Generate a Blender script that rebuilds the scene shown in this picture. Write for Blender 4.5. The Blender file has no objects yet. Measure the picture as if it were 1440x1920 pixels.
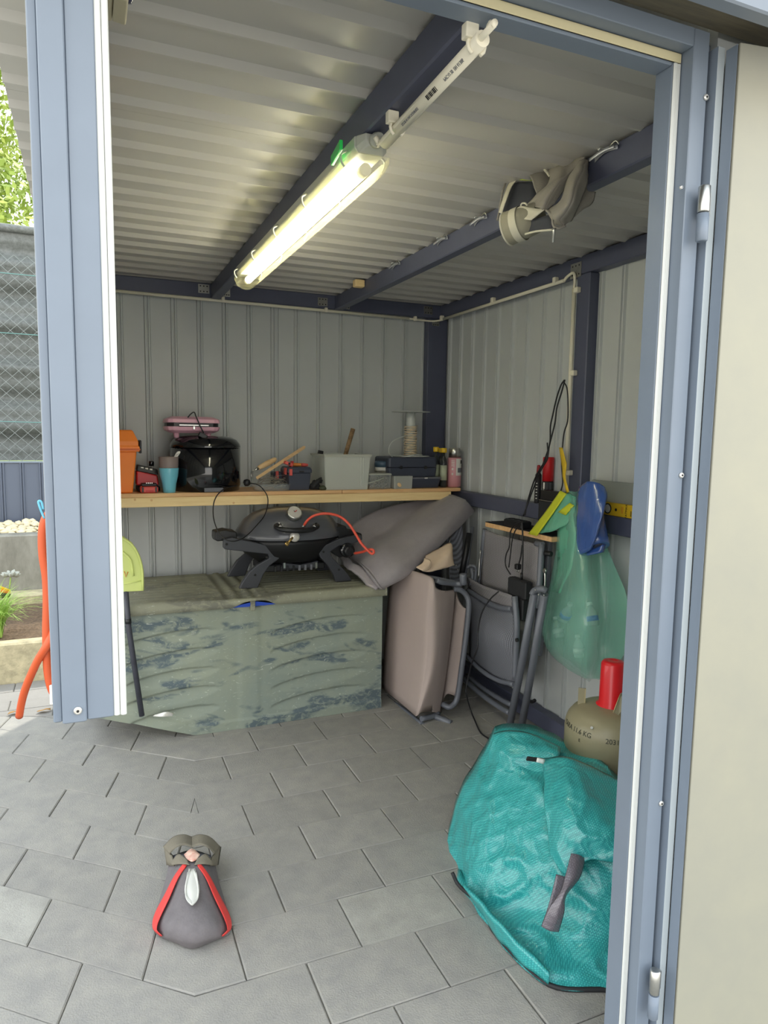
import bpy, bmesh, math, random
from mathutils import Vector, Matrix, noise
random.seed(7)
C = bpy.context.scene.collection
V = Vector
# ---------------------------------------------------------------- camera
YAW, PITCH, ROLL, FPX = 0.4003, -0.1108, -0.0150, 1304.0
CAM = V((0, 0, 1.35))
_f = V((math.sin(YAW) * math.cos(PITCH), math.cos(YAW) * math.cos(PITCH), math.sin(PITCH)))
_r = V((math.cos(YAW), -math.sin(YAW), 0))
_d = _f.cross(_r)
RT = _r * math.cos(ROLL) + _d * math.sin(ROLL)
DN = -_r * math.sin(ROLL) + _d * math.cos(ROLL)
cam = bpy.data.cameras.new('camera')
cam.sensor_fit = 'HORIZONTAL'; cam.sensor_width = 36; cam.lens = FPX / 1440 * 36
cam.clip_start = 0.02; cam.clip_end = 200
co = bpy.data.objects.new('camera', cam); C.objects.link(co)
mw = Matrix.Identity(4)
for i, a in enumerate((RT, -DN, -_f)):
    for j in range(3): mw[j][i] = a[j]
mw.translation = CAM
co.matrix_world = mw
bpy.context.scene.camera = co
# ---------------------------------------------------------------- sky, sun, exposure
sc = bpy.context.scene
sc.view_settings.view_transform = 'Standard'; sc.view_settings.look = 'None'
sc.view_settings.gamma = 1; sc.view_settings.exposure = 0.95
sc.view_settings.use_curve_mapping = False
w = bpy.data.worlds.new('sky'); sc.world = w; w.use_nodes = True
nt = w.node_tree; bg = nt.nodes['Background']
g = nt.nodes.new('ShaderNodeTexCoord'); sp = nt.nodes.new('ShaderNodeSeparateXYZ'); cr = nt.nodes.new('ShaderNodeValToRGB')
nt.links.new(g.outputs['Generated'], sp.inputs[0]); nt.links.new(sp.outputs['Z'], cr.inputs[0]); nt.links.new(cr.outputs[0], bg.inputs[0])
cr.color_ramp.elements[0].position = 0.0; cr.color_ramp.elements[0].color = (1.0, 0.97, 0.90, 1)
cr.color_ramp.elements[1].position = 0.9; cr.color_ramp.elements[1].color = (0.80, 0.90, 1.0, 1)
bg.inputs[1].default_value = 1.55
sun = bpy.data.lights.new('sun', 'SUN'); sun.energy = 1.9; sun.angle = math.radians(2); sun.color = (1, .95, .84)
so = bpy.data.objects.new('sun', sun); C.objects.link(so)
so.rotation_euler = V((-0.45, -0.55, -1.0)).to_track_quat('-Z', 'Y').to_euler()

# ---------------------------------------------------------------- helpers
def at(u, v, x=None, y=None, z=None):
    """world point seen at photograph pixel (u, v) lying on one given world plane"""
    r = RT * (u - 720) + DN * (v - 960) + _f * FPX
    if y is not None: t = (y - CAM.y) / r.y
    elif x is not None: t = (x - CAM.x) / r.x
    else: t = (z - CAM.z) / r.z
    return CAM + r * t
def lin(c):
    return tuple(((x / 255) / 12.92 if x / 255 <= .04045 else ((x / 255 + .055) / 1.055) ** 2.4) for x in c) + (1,)
MATS = {}
def mat(name, rgb, rough=.6, metal=0, var=0, vs=8, bump=0, bs=60, spec=.5, coat=0, rand=0, rgb2=None, trans=0, alpha=1, emit=None, stretch=None, sheen=0):
    m = bpy.data.materials.new(name); m.use_nodes = True
    n = m.node_tree; p = n.nodes['Principled BSDF']; L = n.links.new
    p.inputs['Base Color'].default_value = lin(rgb); p.inputs['Roughness'].default_value = rough
    p.inputs['Metallic'].default_value = metal; p.inputs['Specular IOR Level'].default_value = spec
    p.inputs['Coat Weight'].default_value = coat; p.inputs['Transmission Weight'].default_value = trans
    p.inputs['Alpha'].default_value = alpha
    if sheen: p.inputs['Sheen Weight'].default_value = sheen
    tc = n.nodes.new('ShaderNodeTexCoord'); mp = n.nodes.new('ShaderNodeMapping'); L(tc.outputs['Object'], mp.inputs[0])
    if stretch: mp.inputs['Scale'].default_value = stretch
    if var or rand:
        nz = n.nodes.new('ShaderNodeTexNoise'); nz.inputs['Scale'].default_value = vs; nz.inputs['Detail'].default_value = 6
        nz.inputs['Roughness'].default_value = .65
        L(mp.outputs[0], nz.inputs['Vector'])
        mx = n.nodes.new('ShaderNodeMix'); mx.data_type = 'RGBA'
        c1 = lin(rgb); c2 = lin(rgb2) if rgb2 else tuple(min(1, x * (1 - var)) for x in c1[:3]) + (1,)
        mx.inputs[6].default_value = c1; mx.inputs[7].default_value = c2
        rp = n.nodes.new('ShaderNodeValToRGB'); rp.color_ramp.elements[0].position = .35; rp.color_ramp.elements[1].position = .68
        L(nz.outputs[0], rp.inputs[0]); L(rp.outputs[0], mx.inputs[0])
        out = mx.outputs[2]
        if rand:
            oi = n.nodes.new('ShaderNodeObjectInfo'); mr = n.nodes.new('ShaderNodeMapRange')
            mr.inputs[3].default_value = 1 - rand; mr.inputs[4].default_value = 1 + rand
            L(oi.outputs['Random'], mr.inputs[0])
            hs = n.nodes.new('ShaderNodeHueSaturation'); L(mr.outputs[0], hs.inputs['Value']); L(out, hs.inputs['Color']); out = hs.outputs[0]
        L(out, p.inputs['Base Color'])
    if bump:
        b = n.nodes.new('ShaderNodeBump'); b.inputs['Strength'].default_value = bump; b.inputs['Distance'].default_value = .004
        nb = n.nodes.new('ShaderNodeTexNoise'); nb.inputs['Scale'].default_value = bs; nb.inputs['Detail'].default_value = 4
        L(mp.outputs[0], nb.inputs['Vector']); L(nb.outputs[0], b.inputs['Height']); L(b.outputs[0], p.inputs['Normal'])
    if emit:
        p.inputs['Emission Color'].default_value = lin(emit[0]); p.inputs['Emission Strength'].default_value = emit[1]
    MATS[name] = m
    return m
class MB:
    """collects world-space faces, builds ONE mesh object"""
    def __init__(s): s.v = []; s.f = []; s.sm = []
    def add(s, vs, fs, smooth=False):
        o = len(s.v); s.v += [tuple(p) for p in vs]
        for f in fs: s.f.append([i + o for i in f]); s.sm.append(smooth)
        return s
    def box(s, a, b):
        x0, y0, z0 = [min(a[i], b[i]) for i in range(3)]; x1, y1, z1 = [max(a[i], b[i]) for i in range(3)]
        return s.add([(x0,y0,z0),(x1,y0,z0),(x1,y1,z0),(x0,y1,z0),(x0,y0,z1),(x1,y0,z1),(x1,y1,z1),(x0,y1,z1)],
                     [(0,3,2,1),(4,5,6,7),(0,1,5,4),(1,2,6,5),(2,3,7,6),(3,0,4,7)])
    def obox(s, c, ax, half):
        c = V(c); ax = [V(a).normalized() * h for a, h in zip(ax, half)]
        P = [c + ax[0]*i + ax[1]*j + ax[2]*k for k in (-1,1) for j in (-1,1) for i in (-1,1)]
        return s.add(P, [(0,2,3,1),(4,5,7,6),(0,1,5,4),(1,3,7,5),(3,2,6,7),(2,0,4,6)])
    def cbox(s, a, b, c=.004):
        """box with chamfered vertical and top edges"""
        x0, y0, z0 = a; x1, y1, z1 = b
        def ring(e, z): 
            X0, X1, Y0, Y1 = x0 + e, x1 - e, y0 + e, y1 - e
            return [(X0+c,Y0,z),(X1-c,Y0,z),(X1,Y0+c,z),(X1,Y1-c,z),(X1-c,Y1,z),(X0+c,Y1,z),(X0,Y1-c,z),(X0,Y0+c,z)]
        R = [ring(c, z0), ring(0, z0 + c), ring(0, z1 - c), ring(c, z1)]
        return s.rings(R, cap=True)
    def rings(s, R, cap=True, smooth=False, closed=False):
        n = len(R[0]); vs = [p for r in R for p in r]; fs = []
        m = len(R)
        for i in range(m if closed else m - 1):
            a = i * n; b = ((i + 1) % m) * n
            for j in range(n): k = (j + 1) % n; fs.append((a + j, a + k, b + k, b + j))
        s.add(vs, fs, smooth)
        if cap and not closed:
            o = len(s.v) - len(vs); s.f.append([o + j for j in range(n)][::-1]); s.sm.append(False)
            s.f.append([o + (m - 1) * n + j for j in range(n)]); s.sm.append(False)
        return s
    def lathe(s, c, prof, n=24, axis=(0,0,1), cap=True, smooth=True, sx=1, sy=1):
        z = V(axis).normalized(); x = z.orthogonal().normalized()
        if abs(z.z) > .99: x = V((1, 0, 0))
        y = z.cross(x); c = V(c)
        R = [[c + x*(r*sx*math.cos(2*math.pi*i/n)) + y*(r*sy*math.sin(2*math.pi*i/n)) + z*h for i in range(n)] for r, h in prof]
        return s.rings(R, cap, smooth)
    def tube(s, pts, r, n=8, cap=True, closed=False, smooth_path=0, flat=None):
        P = [V(p) for p in pts]
        if smooth_path: P = spline(P, smooth_path, closed)
        R = []; m = len(P); prev = None
        for i in range(m):
            if closed: t = P[(i+1) % m] - P[i-1]
            else: t = P[min(i+1, m-1)] - P[max(i-1, 0)]
            t = t.normalized() if t.length > 1e-9 else V((0,0,1))
            if prev is None: a = t.orthogonal().normalized()
            else:
                a = prev - t * prev.dot(t); a = a.normalized() if a.length > 1e-6 else t.orthogonal().normalized()
            prev = a; b = t.cross(a)
            rr = r[i] if isinstance(r, (list, tuple)) else r
            R.append([P[i] + a*(rr*math.cos(2*math.pi*j/n)) + b*(rr*math.sin(2*math.pi*j/n)) for j in range(n)])
        return s.rings(R, cap, True, closed)
    def prism(s, poly, d):
        """polygon (3-D points) extruded by vector d"""
        d = V(d); n = len(poly); A = [V(p) for p in poly]; B = [p + d for p in A]
        s.add(A + B, [tuple(range(n))[::-1], tuple(range(n, 2*n))] + [(i, (i+1) % n, n + (i+1) % n, n + i) for i in range(n)])
        return s
    def patch(s, rows, su=6, sv=6, off=None, wr=0, ws=8, seed=0, closed_u=False, rid=0, rs=5, dim=()):
        """smooth sheet through a grid of 3-D control points; off = vector to the back sheet (gives thickness)"""
        rows = [spline([V(p) for p in r], su, closed_u) for r in rows]
        cols = [spline(list(c), sv) for c in zip(*rows)]
        nu = len(cols); nv = len(cols[0])
        F = [[cols[i][j].copy() for i in range(nu)] for j in range(nv)]
        if wr:
            for j in range(nv):
                for i in range(nu):
                    p = F[j][i]; q = (p + V((seed, seed*.7, 0))) * ws
                    F[j][i] = p + noise.noise_vector(q) * wr + noise.noise_vector(q * 2.3) * wr * .5
        if rid:
            for j in range(nv):
                for i in range(nu):
                    p = F[j][i]; q = p * rs + V((seed*3.1, seed, 0)); e = min(1, i/3, (nu-1-i)/3, j/3, (nv-1-j)/3) if not closed_u else 1
                    a_ = 1 - min(1, abs(noise.noise(q)) * 3.2); b_ = 1 - min(1, abs(noise.noise(q*1.9 + V((5, 2, 1)))) * 3.0)
                    F[j][i] = p + (CAM - p).normalized() * rid * e * (a_*a_ + .5*b_*b_ - .5)
        for c_, rr_, dv in dim:
            for j in range(nv):
                for i in range(nu):
                    p = F[j][i]; d_ = (p - c_).length / rr_
                    if d_ < 2.2: F[j][i] = p + V(dv) * math.exp(-d_*d_*1.5)
        vs = [p for r in F for p in r]
        def idx(j, i, o=0): return o + j * nu + i
        nui = nu if closed_u else nu - 1
        fs = [(idx(j,i), idx(j,(i+1) % nu), idx(j+1,(i+1) % nu), idx(j+1,i)) for j in range(nv-1) for i in range(nui)]
        if off is None: return s.add(vs, fs, True)
        off = V(off); N = len(vs)
        bs = [p + off for p in vs]
        fs += [tuple(k + N for k in f[::-1]) for f in fs]
        for j in range(nv-1):
            if not closed_u:
                fs.append((idx(j,0), idx(j+1,0), idx(j+1,0,N), idx(j,0,N)))
                fs.append((idx(j,nu-1,N), idx(j+1,nu-1,N), idx(j+1,nu-1), idx(j,nu-1)))
        for i in range(nui):
            k = (i + 1) % nu
            fs.append((idx(0,k), idx(0,i), idx(0,i,N), idx(0,k,N)))
            fs.append((idx(nv-1,i), idx(nv-1,k), idx(nv-1,k,N), idx(nv-1,i,N)))
        return s.add(vs + bs, fs, True)
    def build(s, name, m, parent=None, base=None, kind=None, label=None, bevel=0, subd=0, fix=True):
        me = bpy.data.meshes.new(name)
        o = bpy.data.objects.new(name, me); C.objects.link(o)
        if parent is not None:
            o.parent = parent; org = ORG[parent.name]
        else: org = V(base) if base else V((0, 0, 0)); o.location = org
        me.from_pydata([tuple(V(p) - org) for p in s.v], [], s.f)
        me.polygons.foreach_set('use_smooth', s.sm)
        if fix:
            bm = bmesh.new(); bm.from_mesh(me); bmesh.ops.remove_doubles(bm, verts=bm.verts, dist=1e-6)
            bmesh.ops.recalc_face_normals(bm, faces=bm.faces); bm.to_mesh(me); bm.free()
        me.materials.append(m if not isinstance(m, str) else MATS[m])
        ORG[o.name] = org
        if kind: o['kind'] = kind
        if label: o['label'] = label
        if bevel:
            md = o.modifiers.new('bevel', 'BEVEL'); md.width = bevel; md.segments = 2; md.limit_method = 'ANGLE'; md.angle_limit = .6
        if subd:
            md = o.modifiers.new('subd', 'SUBSURF'); md.levels = md.render_levels = subd
        return o
ORG = {}
def spline(P, k, closed=False):
    if k <= 1 or len(P) < 2: return list(P)
    n = len(P); out = []
    for i in range(n if closed else n - 1):
        if closed: a, b, c, d = P[i-1], P[i], P[(i+1) % n], P[(i+2) % n]
        else:
            b, c = P[i], P[i+1]; a = P[i-1] if i else b*2 - c; d = P[i+2] if i + 2 < n else c*2 - b
        for j in range(k):
            t = j / k
            out.append(((b*2) + (c - a)*t + (a*2 - b*5 + c*4 - d)*t*t + (b*3 - a - c*3 + d)*t*t*t) * .5)
    if not closed: out.append(P[-1])
    return out
def tag(o, label, cat, group=None, kind=None):
    o['label'] = label; o['category'] = cat
    if group: o['group'] = group
    if kind: o['kind'] = kind
    return o
def thing(name, loc, label, cat, group=None):
    o = bpy.data.objects.new(name, None); C.objects.link(o); o.location = V(loc); o.empty_display_size = .05
    ORG[o.name] = V(loc)
    return tag(o, label, cat, group)
def root(name, loc=(0,0,0)):
    o = bpy.data.objects.new(name, None); C.objects.link(o); o.location = V(loc); o['kind'] = 'structure'; ORG[o.name] = V(loc); o.empty_display_size = .05
    return o
def dup(o, loc, label=None, rz=None):
    c = o.copy(); C.objects.link(c); c.location = V(loc)
    if rz is not None: c.rotation_euler.z = rz
    if label: c['label'] = label
    for ch in list(o.children):
        d = ch.copy(); C.objects.link(d); d.parent = c
        for g_ in list(ch.children):
            e = g_.copy(); C.objects.link(e); e.parent = d
    return c
def text(body, size, m, name, parent, mtx, ext=.0003, align='CENTER', bend=None):
    cu = bpy.data.curves.new('t', 'FONT'); cu.body = body; cu.size = size; cu.extrude = ext; cu.align_x = align; cu.align_y = 'CENTER'
    t = bpy.data.objects.new('t', cu); C.objects.link(t)
    dg = bpy.context.evaluated_depsgraph_get(); me = bpy.data.meshes.new_from_object(t.evaluated_get(dg))
    bpy.data.objects.remove(t)
    org = ORG[parent.name]
    for v in me.vertices:
        p = bend(v.co) if bend else mtx @ v.co
        v.co = p - org
    me.materials.clear(); me.materials.append(MATS[m])
    o = bpy.data.objects.new(name, me); C.objects.link(o); o.parent = parent; ORG[o.name] = org
    return o
def frame_mtx(o, x, y):
    x = V(x).normalized(); y = V(y).normalized(); z = x.cross(y); m = Matrix.Identity(4)
    for i, a in enumerate((x, y, z)):
        for j in range(3): m[j][i] = a[j]
    m.translation = V(o); return m
P3 = lambda pts, **k: [at(u, v, **k) for u, v in pts]

# ---------------------------------------------------------------- materials
mat('panel', (194, 198, 197), .42, var=.06, vs=3)
mat('ceiling_panel', (190, 187, 181), .3, var=.05, vs=3)
mat('beam', (84, 88, 108), .45, var=.08, vs=10)
mat('frame', (120, 131, 145), .38, var=.07, vs=7)
mat('fascia', (118, 127, 138), .4, var=.06, vs=5)
mat('seal', (204, 206, 202), .5)
mat('seal_yellow', (206, 196, 158), .5)
mat('leaf', (160, 157, 140), .5, var=.08, vs=2, rgb2=(148, 147, 136), bump=.05, bs=30)
mat('paver', (152, 149, 142), .85, var=.2, vs=14, bump=.5, bs=220, rand=.05, rgb2=(138, 136, 132))
mat('paver_worn', (166, 164, 156), .85, bump=.5, bs=220, rand=.03, var=.1, vs=9, rgb2=(144, 142, 136))
mat('paver_garden', (140, 137, 132), .85, var=.12, vs=9, bump=.4, bs=160, rand=.06)
mat('sand', (120, 116, 106), .95, var=.3, vs=60, bump=.8, bs=300)
mat('pine', (248, 222, 166), .55, var=.25, vs=5, rgb2=(236, 204, 146), stretch=(1, 12, 12), bump=.1, bs=20)
mat('pine_top', (232, 192, 140), .55, var=.25, vs=4, rgb2=(214, 164, 112), stretch=(1, 14, 14), bump=.1, bs=20)
mat('steel', (205, 205, 200), .3, 1, var=.15, vs=40)
mat('screw_steel', (230, 228, 222), .35, .7)
mat('hole', (30, 30, 30), .8)
mat('pvc', (232, 226, 206), .45)
mat('black', (26, 27, 30), .4)
mat('black_rough', (34, 35, 38), .65, bump=.2, bs=200)
mat('black_gloss', (12, 13, 18), .12, coat=.6)
mat('white', (235, 233, 228), .4)

# ---------------------------------------------------------------- floor: base slab and pavers
WF, YB, WR, ZC = 1.90, 3.70, 1.96, 2.105     # frame face x, frame face y, right sheet x, ceiling z
PX, PY, X0, Y0 = .3078, .2055, .6285, 1.587
floor = root('floor')
MB().box((-6, -4, -.30), (5, 4.06, -.045)).build('base_slab', 'sand', floor)
MB().box((-6, -4, -.0449), (5, 4.06, -.006)).build('joint_sand', 'sand', floor)
A0, A1 = V((.39674, 3.0799)), V((.18329, 1.5023))
HM = ((-0.89219, 0.25595, -0.03779), (0.79679, 0.89174, 0.01592), (0.02267, -0.00307, 1.0))
def hmap(p):
    x, y = p; d = HM[2][0]*x + HM[2][1]*y + 1
    return V(((HM[0][0]*x + HM[0][1]*y + HM[0][2]) / d, (HM[1][0]*x + HM[1][1]*y + HM[1][2]) / d))
def clip(poly, a, b):
    """keep the part of poly on the left side of a->b"""
    out = []; d = b - a
    sd = lambda p: d.x*(p.y - a.y) - d.y*(p.x - a.x)
    for i in range(len(poly)):
        p, q = poly[i], poly[(i+1) % len(poly)]; s1, s2 = sd(p), sd(q)
        if s1 >= 0: out.append(p)
        if s1 * s2 < 0: out.append(p + (q - p) * (s1 / (s1 - s2)))
    return out
def area(p): return abs(sum(p[i].x*p[(i+1) % len(p)].y - p[(i+1) % len(p)].x*p[i].y for i in range(len(p)))) / 2
def slab(poly, name, m, parent, top=0.0, jitter=True, g_=.0016):
    c = sum(poly, V((0, 0))) / len(poly); j = random.uniform(-.0012, .0012) if jitter else 0
    def ins(e, z): return [V((*(c + (p - c) * max(.2, 1 - e / max(.02, (p - c).length))), z)) for p in poly]
    return MB().rings([ins(g_, -.04), ins(g_, top - .003 + j), ins(g_ + .004, top + j)], cap=True).build(name, m, parent, fix=False)
def fix_ccw(p):
    s_ = sum(p[i].x*p[(i+1) % len(p)].y - p[(i+1) % len(p)].x*p[i].y for i in range(len(p)))
    return p if s_ > 0 else p[::-1]
cutA, cutB = V((-.428, 3.609)), V((.425, 3.286))
n_pav = 0
far = MB()
for r in range(-8, 12):
    y0 = Y0 + r * PY; sh = 0 if r % 2 == 0 else PX / 2
    for c_ in range(-8, 6):
        x0 = X0 + c_ * PX + sh
        q = [V((x0, y0)), V((x0 + PX, y0)), V((x0 + PX, y0 + PY)), V((x0, y0 + PY))]
        if x0 > 2.0 or y0 > 3.75: continue
        worn = 'paver_worn' if (r == 0 and c_ == 0) else 'paver'
        a = clip(q, A0, A1)                      # right of the mirror line
        if len(a) > 2 and area(a) > .0008:
            b = fix_ccw([hmap(p) for p in a])
            onl = [abs((A1-A0).normalized().cross(p - A0)) < 1e-5 for p in a]
            if sum(onl) == 2 and y0 > .95:           # paver crossing the line: one folded stone
                n = len(a); i = [k for k in range(n) if onl[k] and onl[(k+1) % n]][0]
                o_ = [a[(i+1+k) % n] for k in range(n)]
                u_ = o_ + [hmap(p) for p in o_[1:-1]][::-1]
                slab(u_, 'paver', worn, floor); n_pav += 1; continue
            if y0 > .95: slab(a, 'paver', worn, floor); n_pav += 1
            else: far.prism([V((*p, 0)) for p in a], (0, 0, -.03))
            b = clip(b, cutB, cutA)
            if len(b) > 2 and area(b) > .0008 and b[0].x > -1.3:
                if max(p.y for p in b) > 1.5: slab(b, 'paver', worn, floor); n_pav += 1
pf = far.build('outer_paver_field', 'paver', floor, kind='stuff')

# ---------------------------------------------------------------- corrugated sheets
def ribs(lo, hi, first, pitch, shape=((-.016, 0), (-.012, .011), (-.005, .011), (-.002, .001), (.002, .001), (.005, .011), (.012, .011), (.016, 0))):
    """profile (position, height) over lo..hi with trapezoid ribs"""
    out = [(lo, 0)]; k = math.floor((lo - first) / pitch)
    p = first + k * pitch
    while p < hi:
        for dx, h in shape:
            if lo < p + dx < hi: out.append((p + dx, h))
        p += pitch
    out.append((hi, 0)); return out
def sheet(name, m, parent, prof, f0, f1, f2, f3):
    """f0/f1: front edge points from (position, height); f2/f3 back edge points"""
    b = MB(); n = len(prof)
    vs = [f0(p, h) for p, h in prof] + [f1(p, h) for p, h in prof] + [f2(p) for p, h in prof] + [f3(p) for p, h in prof]
    fs = []
    for i in range(n - 1):
        fs += [(i, i+1, n+i+1, n+i), (2*n+i, 3*n+i, 3*n+i+1, 2*n+i+1), (i, 2*n+i, 2*n+i+1, i+1), (n+i, n+i+1, 3*n+i+1, 3*n+i)]
    fs += [(0, n, 3*n, 2*n), (n-1, 3*n-1, 4*n-1, 2*n-1)]
    b.add(vs, fs); return b.build(name, m, parent)
wb = root('wall_back')
YP = 3.762
for i, (a, b_) in enumerate(((-.06, .955), (.957, 2.0))):
    sheet('sheet_panel', 'panel', wb, ribs(a, b_, .9285, .1288), lambda p, h: V((p, YP - h, 0)), lambda p, h: V((p, YP - h, 2.11)),
          lambda p: V((p, YP + .03, 0)), lambda p: V((p, YP + .03, 2.11)))
wr_ = root('wall_right')
for a, b_ in ((1.07, 2.02), (2.021, 2.98), (2.981, 3.79)):
    sheet('sheet_panel', 'panel', wr_, ribs(a, b_, 2.234, .1305), lambda p, h: V((WR - h, p, 0)), lambda p, h: V((WR - h, p, 2.11)),
          lambda p: V((WR + .03, p, 0)), lambda p: V((WR + .03, p, 2.11)))
wl = root('wall_left')     # closed from waist height up, down to the ground only at the back
sheet('sheet_panel', 'panel', wl, ribs(1.07, 3.79, 1.2, .1305), lambda p, h: V((-.045 + h, p, .96)), lambda p, h: V((-.045 + h, p, 2.11)),
      lambda p: V((-.06, p, .96)), lambda p: V((-.06, p, 2.11)))
sheet('sheet_panel', 'panel', wl, ribs(3.46, 3.79, 1.2, .1305), lambda p, h: V((-.045 + h, p, 0)), lambda p, h: V((-.045 + h, p, .96)),
      lambda p: V((-.06, p, 0)), lambda p: V((-.06, p, .96)))
wf = root('wall_front')    # beside the doorway, behind the opened leaf
sheet('sheet_panel', 'panel', wf, ribs(1.075, 2.0, 1.1, .1305), lambda p, h: V((p, 1.04 + h, 0)), lambda p, h: V((p, 1.04 + h, 2.11)),
      lambda p: V((p, 1.015, 0)), lambda p: V((p, 1.015, 2.11)))
ce = root('ceiling')
for a, b_ in ((.86, 1.85), (1.851, 2.86), (2.861, 3.86)):
    sheet('sheet_panel', 'ceiling_panel', ce, ribs(a, b_, 1.532, .1288, ((-.019, 0), (-.003, .012), (.004, .012), (.012, 0))), lambda p, h: V((-.15, p, ZC - h * 1.1)), lambda p, h: V((2.08, p, ZC - h * 1.1)),
          lambda p: V((-.15, p, ZC + .05)), lambda p: V((2.08, p, ZC + .05)))

# ---------------------------------------------------------------- steel frame (part of the building)
def beam(name, a, b, m='beam'):
    o = MB().cbox(a, b, .004).build(name, m, None, kind='structure'); return o
beam('trim_1', (-.045, YB, 2.025), (1.956, YB + .055, 2.1))          # back top beam
beam('trim_2', (WF, 1.07, 2.025), (1.953, YB - .001, 2.098))         # right top beam
beam('trim_3', (.59, 1.075, 2.022), (.637, YB - .001, 2.097))           # roof beam with lamp
beam('trim_4', (1.255, 1.075, 2.022), (1.30, YB - .001, 2.097))         # second roof beam
beam('trim_5', (1.827, YB, .0), (1.953, YB + .055, 2.024))           # corner post
beam('trim_6', (WF, 2.373, 1.0435), (1.953, 2.455, 2.024))             # right wall post
beam('trim_7', (WF, 2.372, .97), (1.953, YB - .001, 1.043))                # rail, back half
beam('trim_8', (WF, 1.08, .97), (1.953, 2.371, 1.043))               # rail, front half
beam('trim_9', (WF, 1.08, .0), (1.953, YB - .001, .075))                   # bottom plate
beam('trim_10', (-.03, 1.08, 2.025), (.02, YB - .001, 2.098))
# ---------------------------------------------------------------- door frame
df = root('door_1')
ZL, ZT = .955, 2.071
def vs_(name, x0, x1, y0, y1, z0, z1, m='frame'): return MB().cbox((x0, y0, z0), (x1, y1, z1), .0015).build(name, m, df)
# left jamb (cut off above the paving as the photograph shows it)
vs_('jamb', -.0560, -.0445, 1.004, 1.075, ZL, ZT); vs_('jamb', -.0445, -.0141, .995, 1.075, ZL, ZT)
vs_('jamb', -.0141, .0205, 1.0, 1.075, ZL, ZT)
vs_('door_seal', .0207, .0285, 1.0, 1.02, ZL, 2.03, 'seal'); vs_('door_seal', .0290, .0371, .999, 1.02, ZL, 2.03, 'seal')
# right jamb, stepped
vs_('jamb', 1.005, 1.041, 1.0, 1.075, 0, ZT); vs_('jamb', .9866, 1.0045, 1.030, 1.072, 0, 2.03)
vs_('door_seal', .9868, .9945, 1.0255, 1.0295, 0, 2.022, 'seal'); vs_('door_seal', .9950, 1.0035, 1.0265, 1.0295, 0, 2.022, 'seal')
vs_('jamb', 1.0415, 1.075, 1.03, 1.075, 0, ZT)
# header
vs_('header', .0207, 1.0045, 1.0, 1.075, 2.040, ZT); vs_('header', .0207, .9862, 1.0305, 1.072, 2.018, 2.0395)
vs_('door_seal', .0375, 1.003, 1.0258, 1.030, 2.0225, 2.0390, 'seal_yellow')
def screw(p, parent, r=.0055):
    p = V(p); s_ = MB().lathe(p, [(r, 0), (r, .002), (r*.7, .0035)], 14, (0, -1, 0)).build('screw', 'screw_steel', parent)
    MB().lathe(p + V((0, -.0036, 0)), [(r*.35, 0), (r*.35, .0006)], 6, (0, -1, 0)).build('screw_socket', 'hole', s_)
for u, v in ((1323, 183), (1277, 891), (1239, 1506)): screw(at(u, v, y=.9995), df)
screw(at(146, 1332, y=.9945), df)
screw(at(1276, 352, y=1.0), df, .003)
# roof edge: soffit and fascia
mat('soffit', (112, 104, 84), .7, var=.35, vs=6, rgb2=(84, 80, 68), stretch=(1, 10, 10)); mat('leaf_edge', (168, 176, 180), .4)  # leaf_edge: frame steel again, the brighter light on the lip put into its colour
fa = root('trim_11')
MB().box((-.15, .86, ZC + .055), (2.3, 1.3, ZC + .10)).build('roof_edge', 'fascia', fa)
MB().cbox((-.15, .83, 2.0), (3.4, .858, 2.052), .003).build('fascia_board', 'fascia', fa)
MB().box((.2, .86, 2.075), (3.4, 1.0, 2.10)).build('soffit_board', 'soffit', fa)
# ---------------------------------------------------------------- open door leaf
lf = root('door_2')
LD = V((.987, -.16, 0)).normalized(); LN = V((-.16, -.987, 0)).normalized()
LB = V((1.066, .9595, 0)); 
def lbox(name, a, b, z0, z1, m='frame', off=(0, .04)):
    p, q = LB + LD * a, LB + LD * b
    poly = [p + LN * -off[0], q + LN * -off[0], q + LN * -off[1], p + LN * -off[1]]
    return MB().prism([V((t.x, t.y, z0)) for t in poly], (0, 0, z1 - z0)).build(name, m, lf, bevel=.0015)
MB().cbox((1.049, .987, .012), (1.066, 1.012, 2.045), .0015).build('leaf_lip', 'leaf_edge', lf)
MB().box((1.0482, .9875, .014), (1.0489, 1.012, 2.043)).build('leaf_edge', 'frame', lf)
MB().box((1.0665, .962, .014), (1.0672, .986, 2.039)).build('leaf_return', 'frame', lf)
lbox('leaf_core', .0035, .99, .012, 2.041, 'leaf', (0, .022))
lbox('leaf_skin', .001, .99, .012, 2.041, 'frame', (.0225, .028))
for z0, z1 in ((1.704, 1.801), (.172, .279)):
    h = MB().lathe((1.027, .978, (z0+z1)/2 + .002), [(.0095, 0), (.0105, .002), (.0105, z1-(z0+z1)/2-.004), (.008, z1-(z0+z1)/2-.002)], 18).build('hinge', 'steel', lf)
    MB().lathe((1.027, .978, z0), [(.0085, 0), (.0105, .002), (.0105, (z1-z0)/2)], 18).build('hinge_lower', 'frame', h)
    MB().obox((1.039, .985, (z0+z1)/2 + .02), ((1,0,0),(0,1,0),(0,0,1)), (.011, .0015, .02)).build('hinge_pin', 'steel', h)
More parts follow.
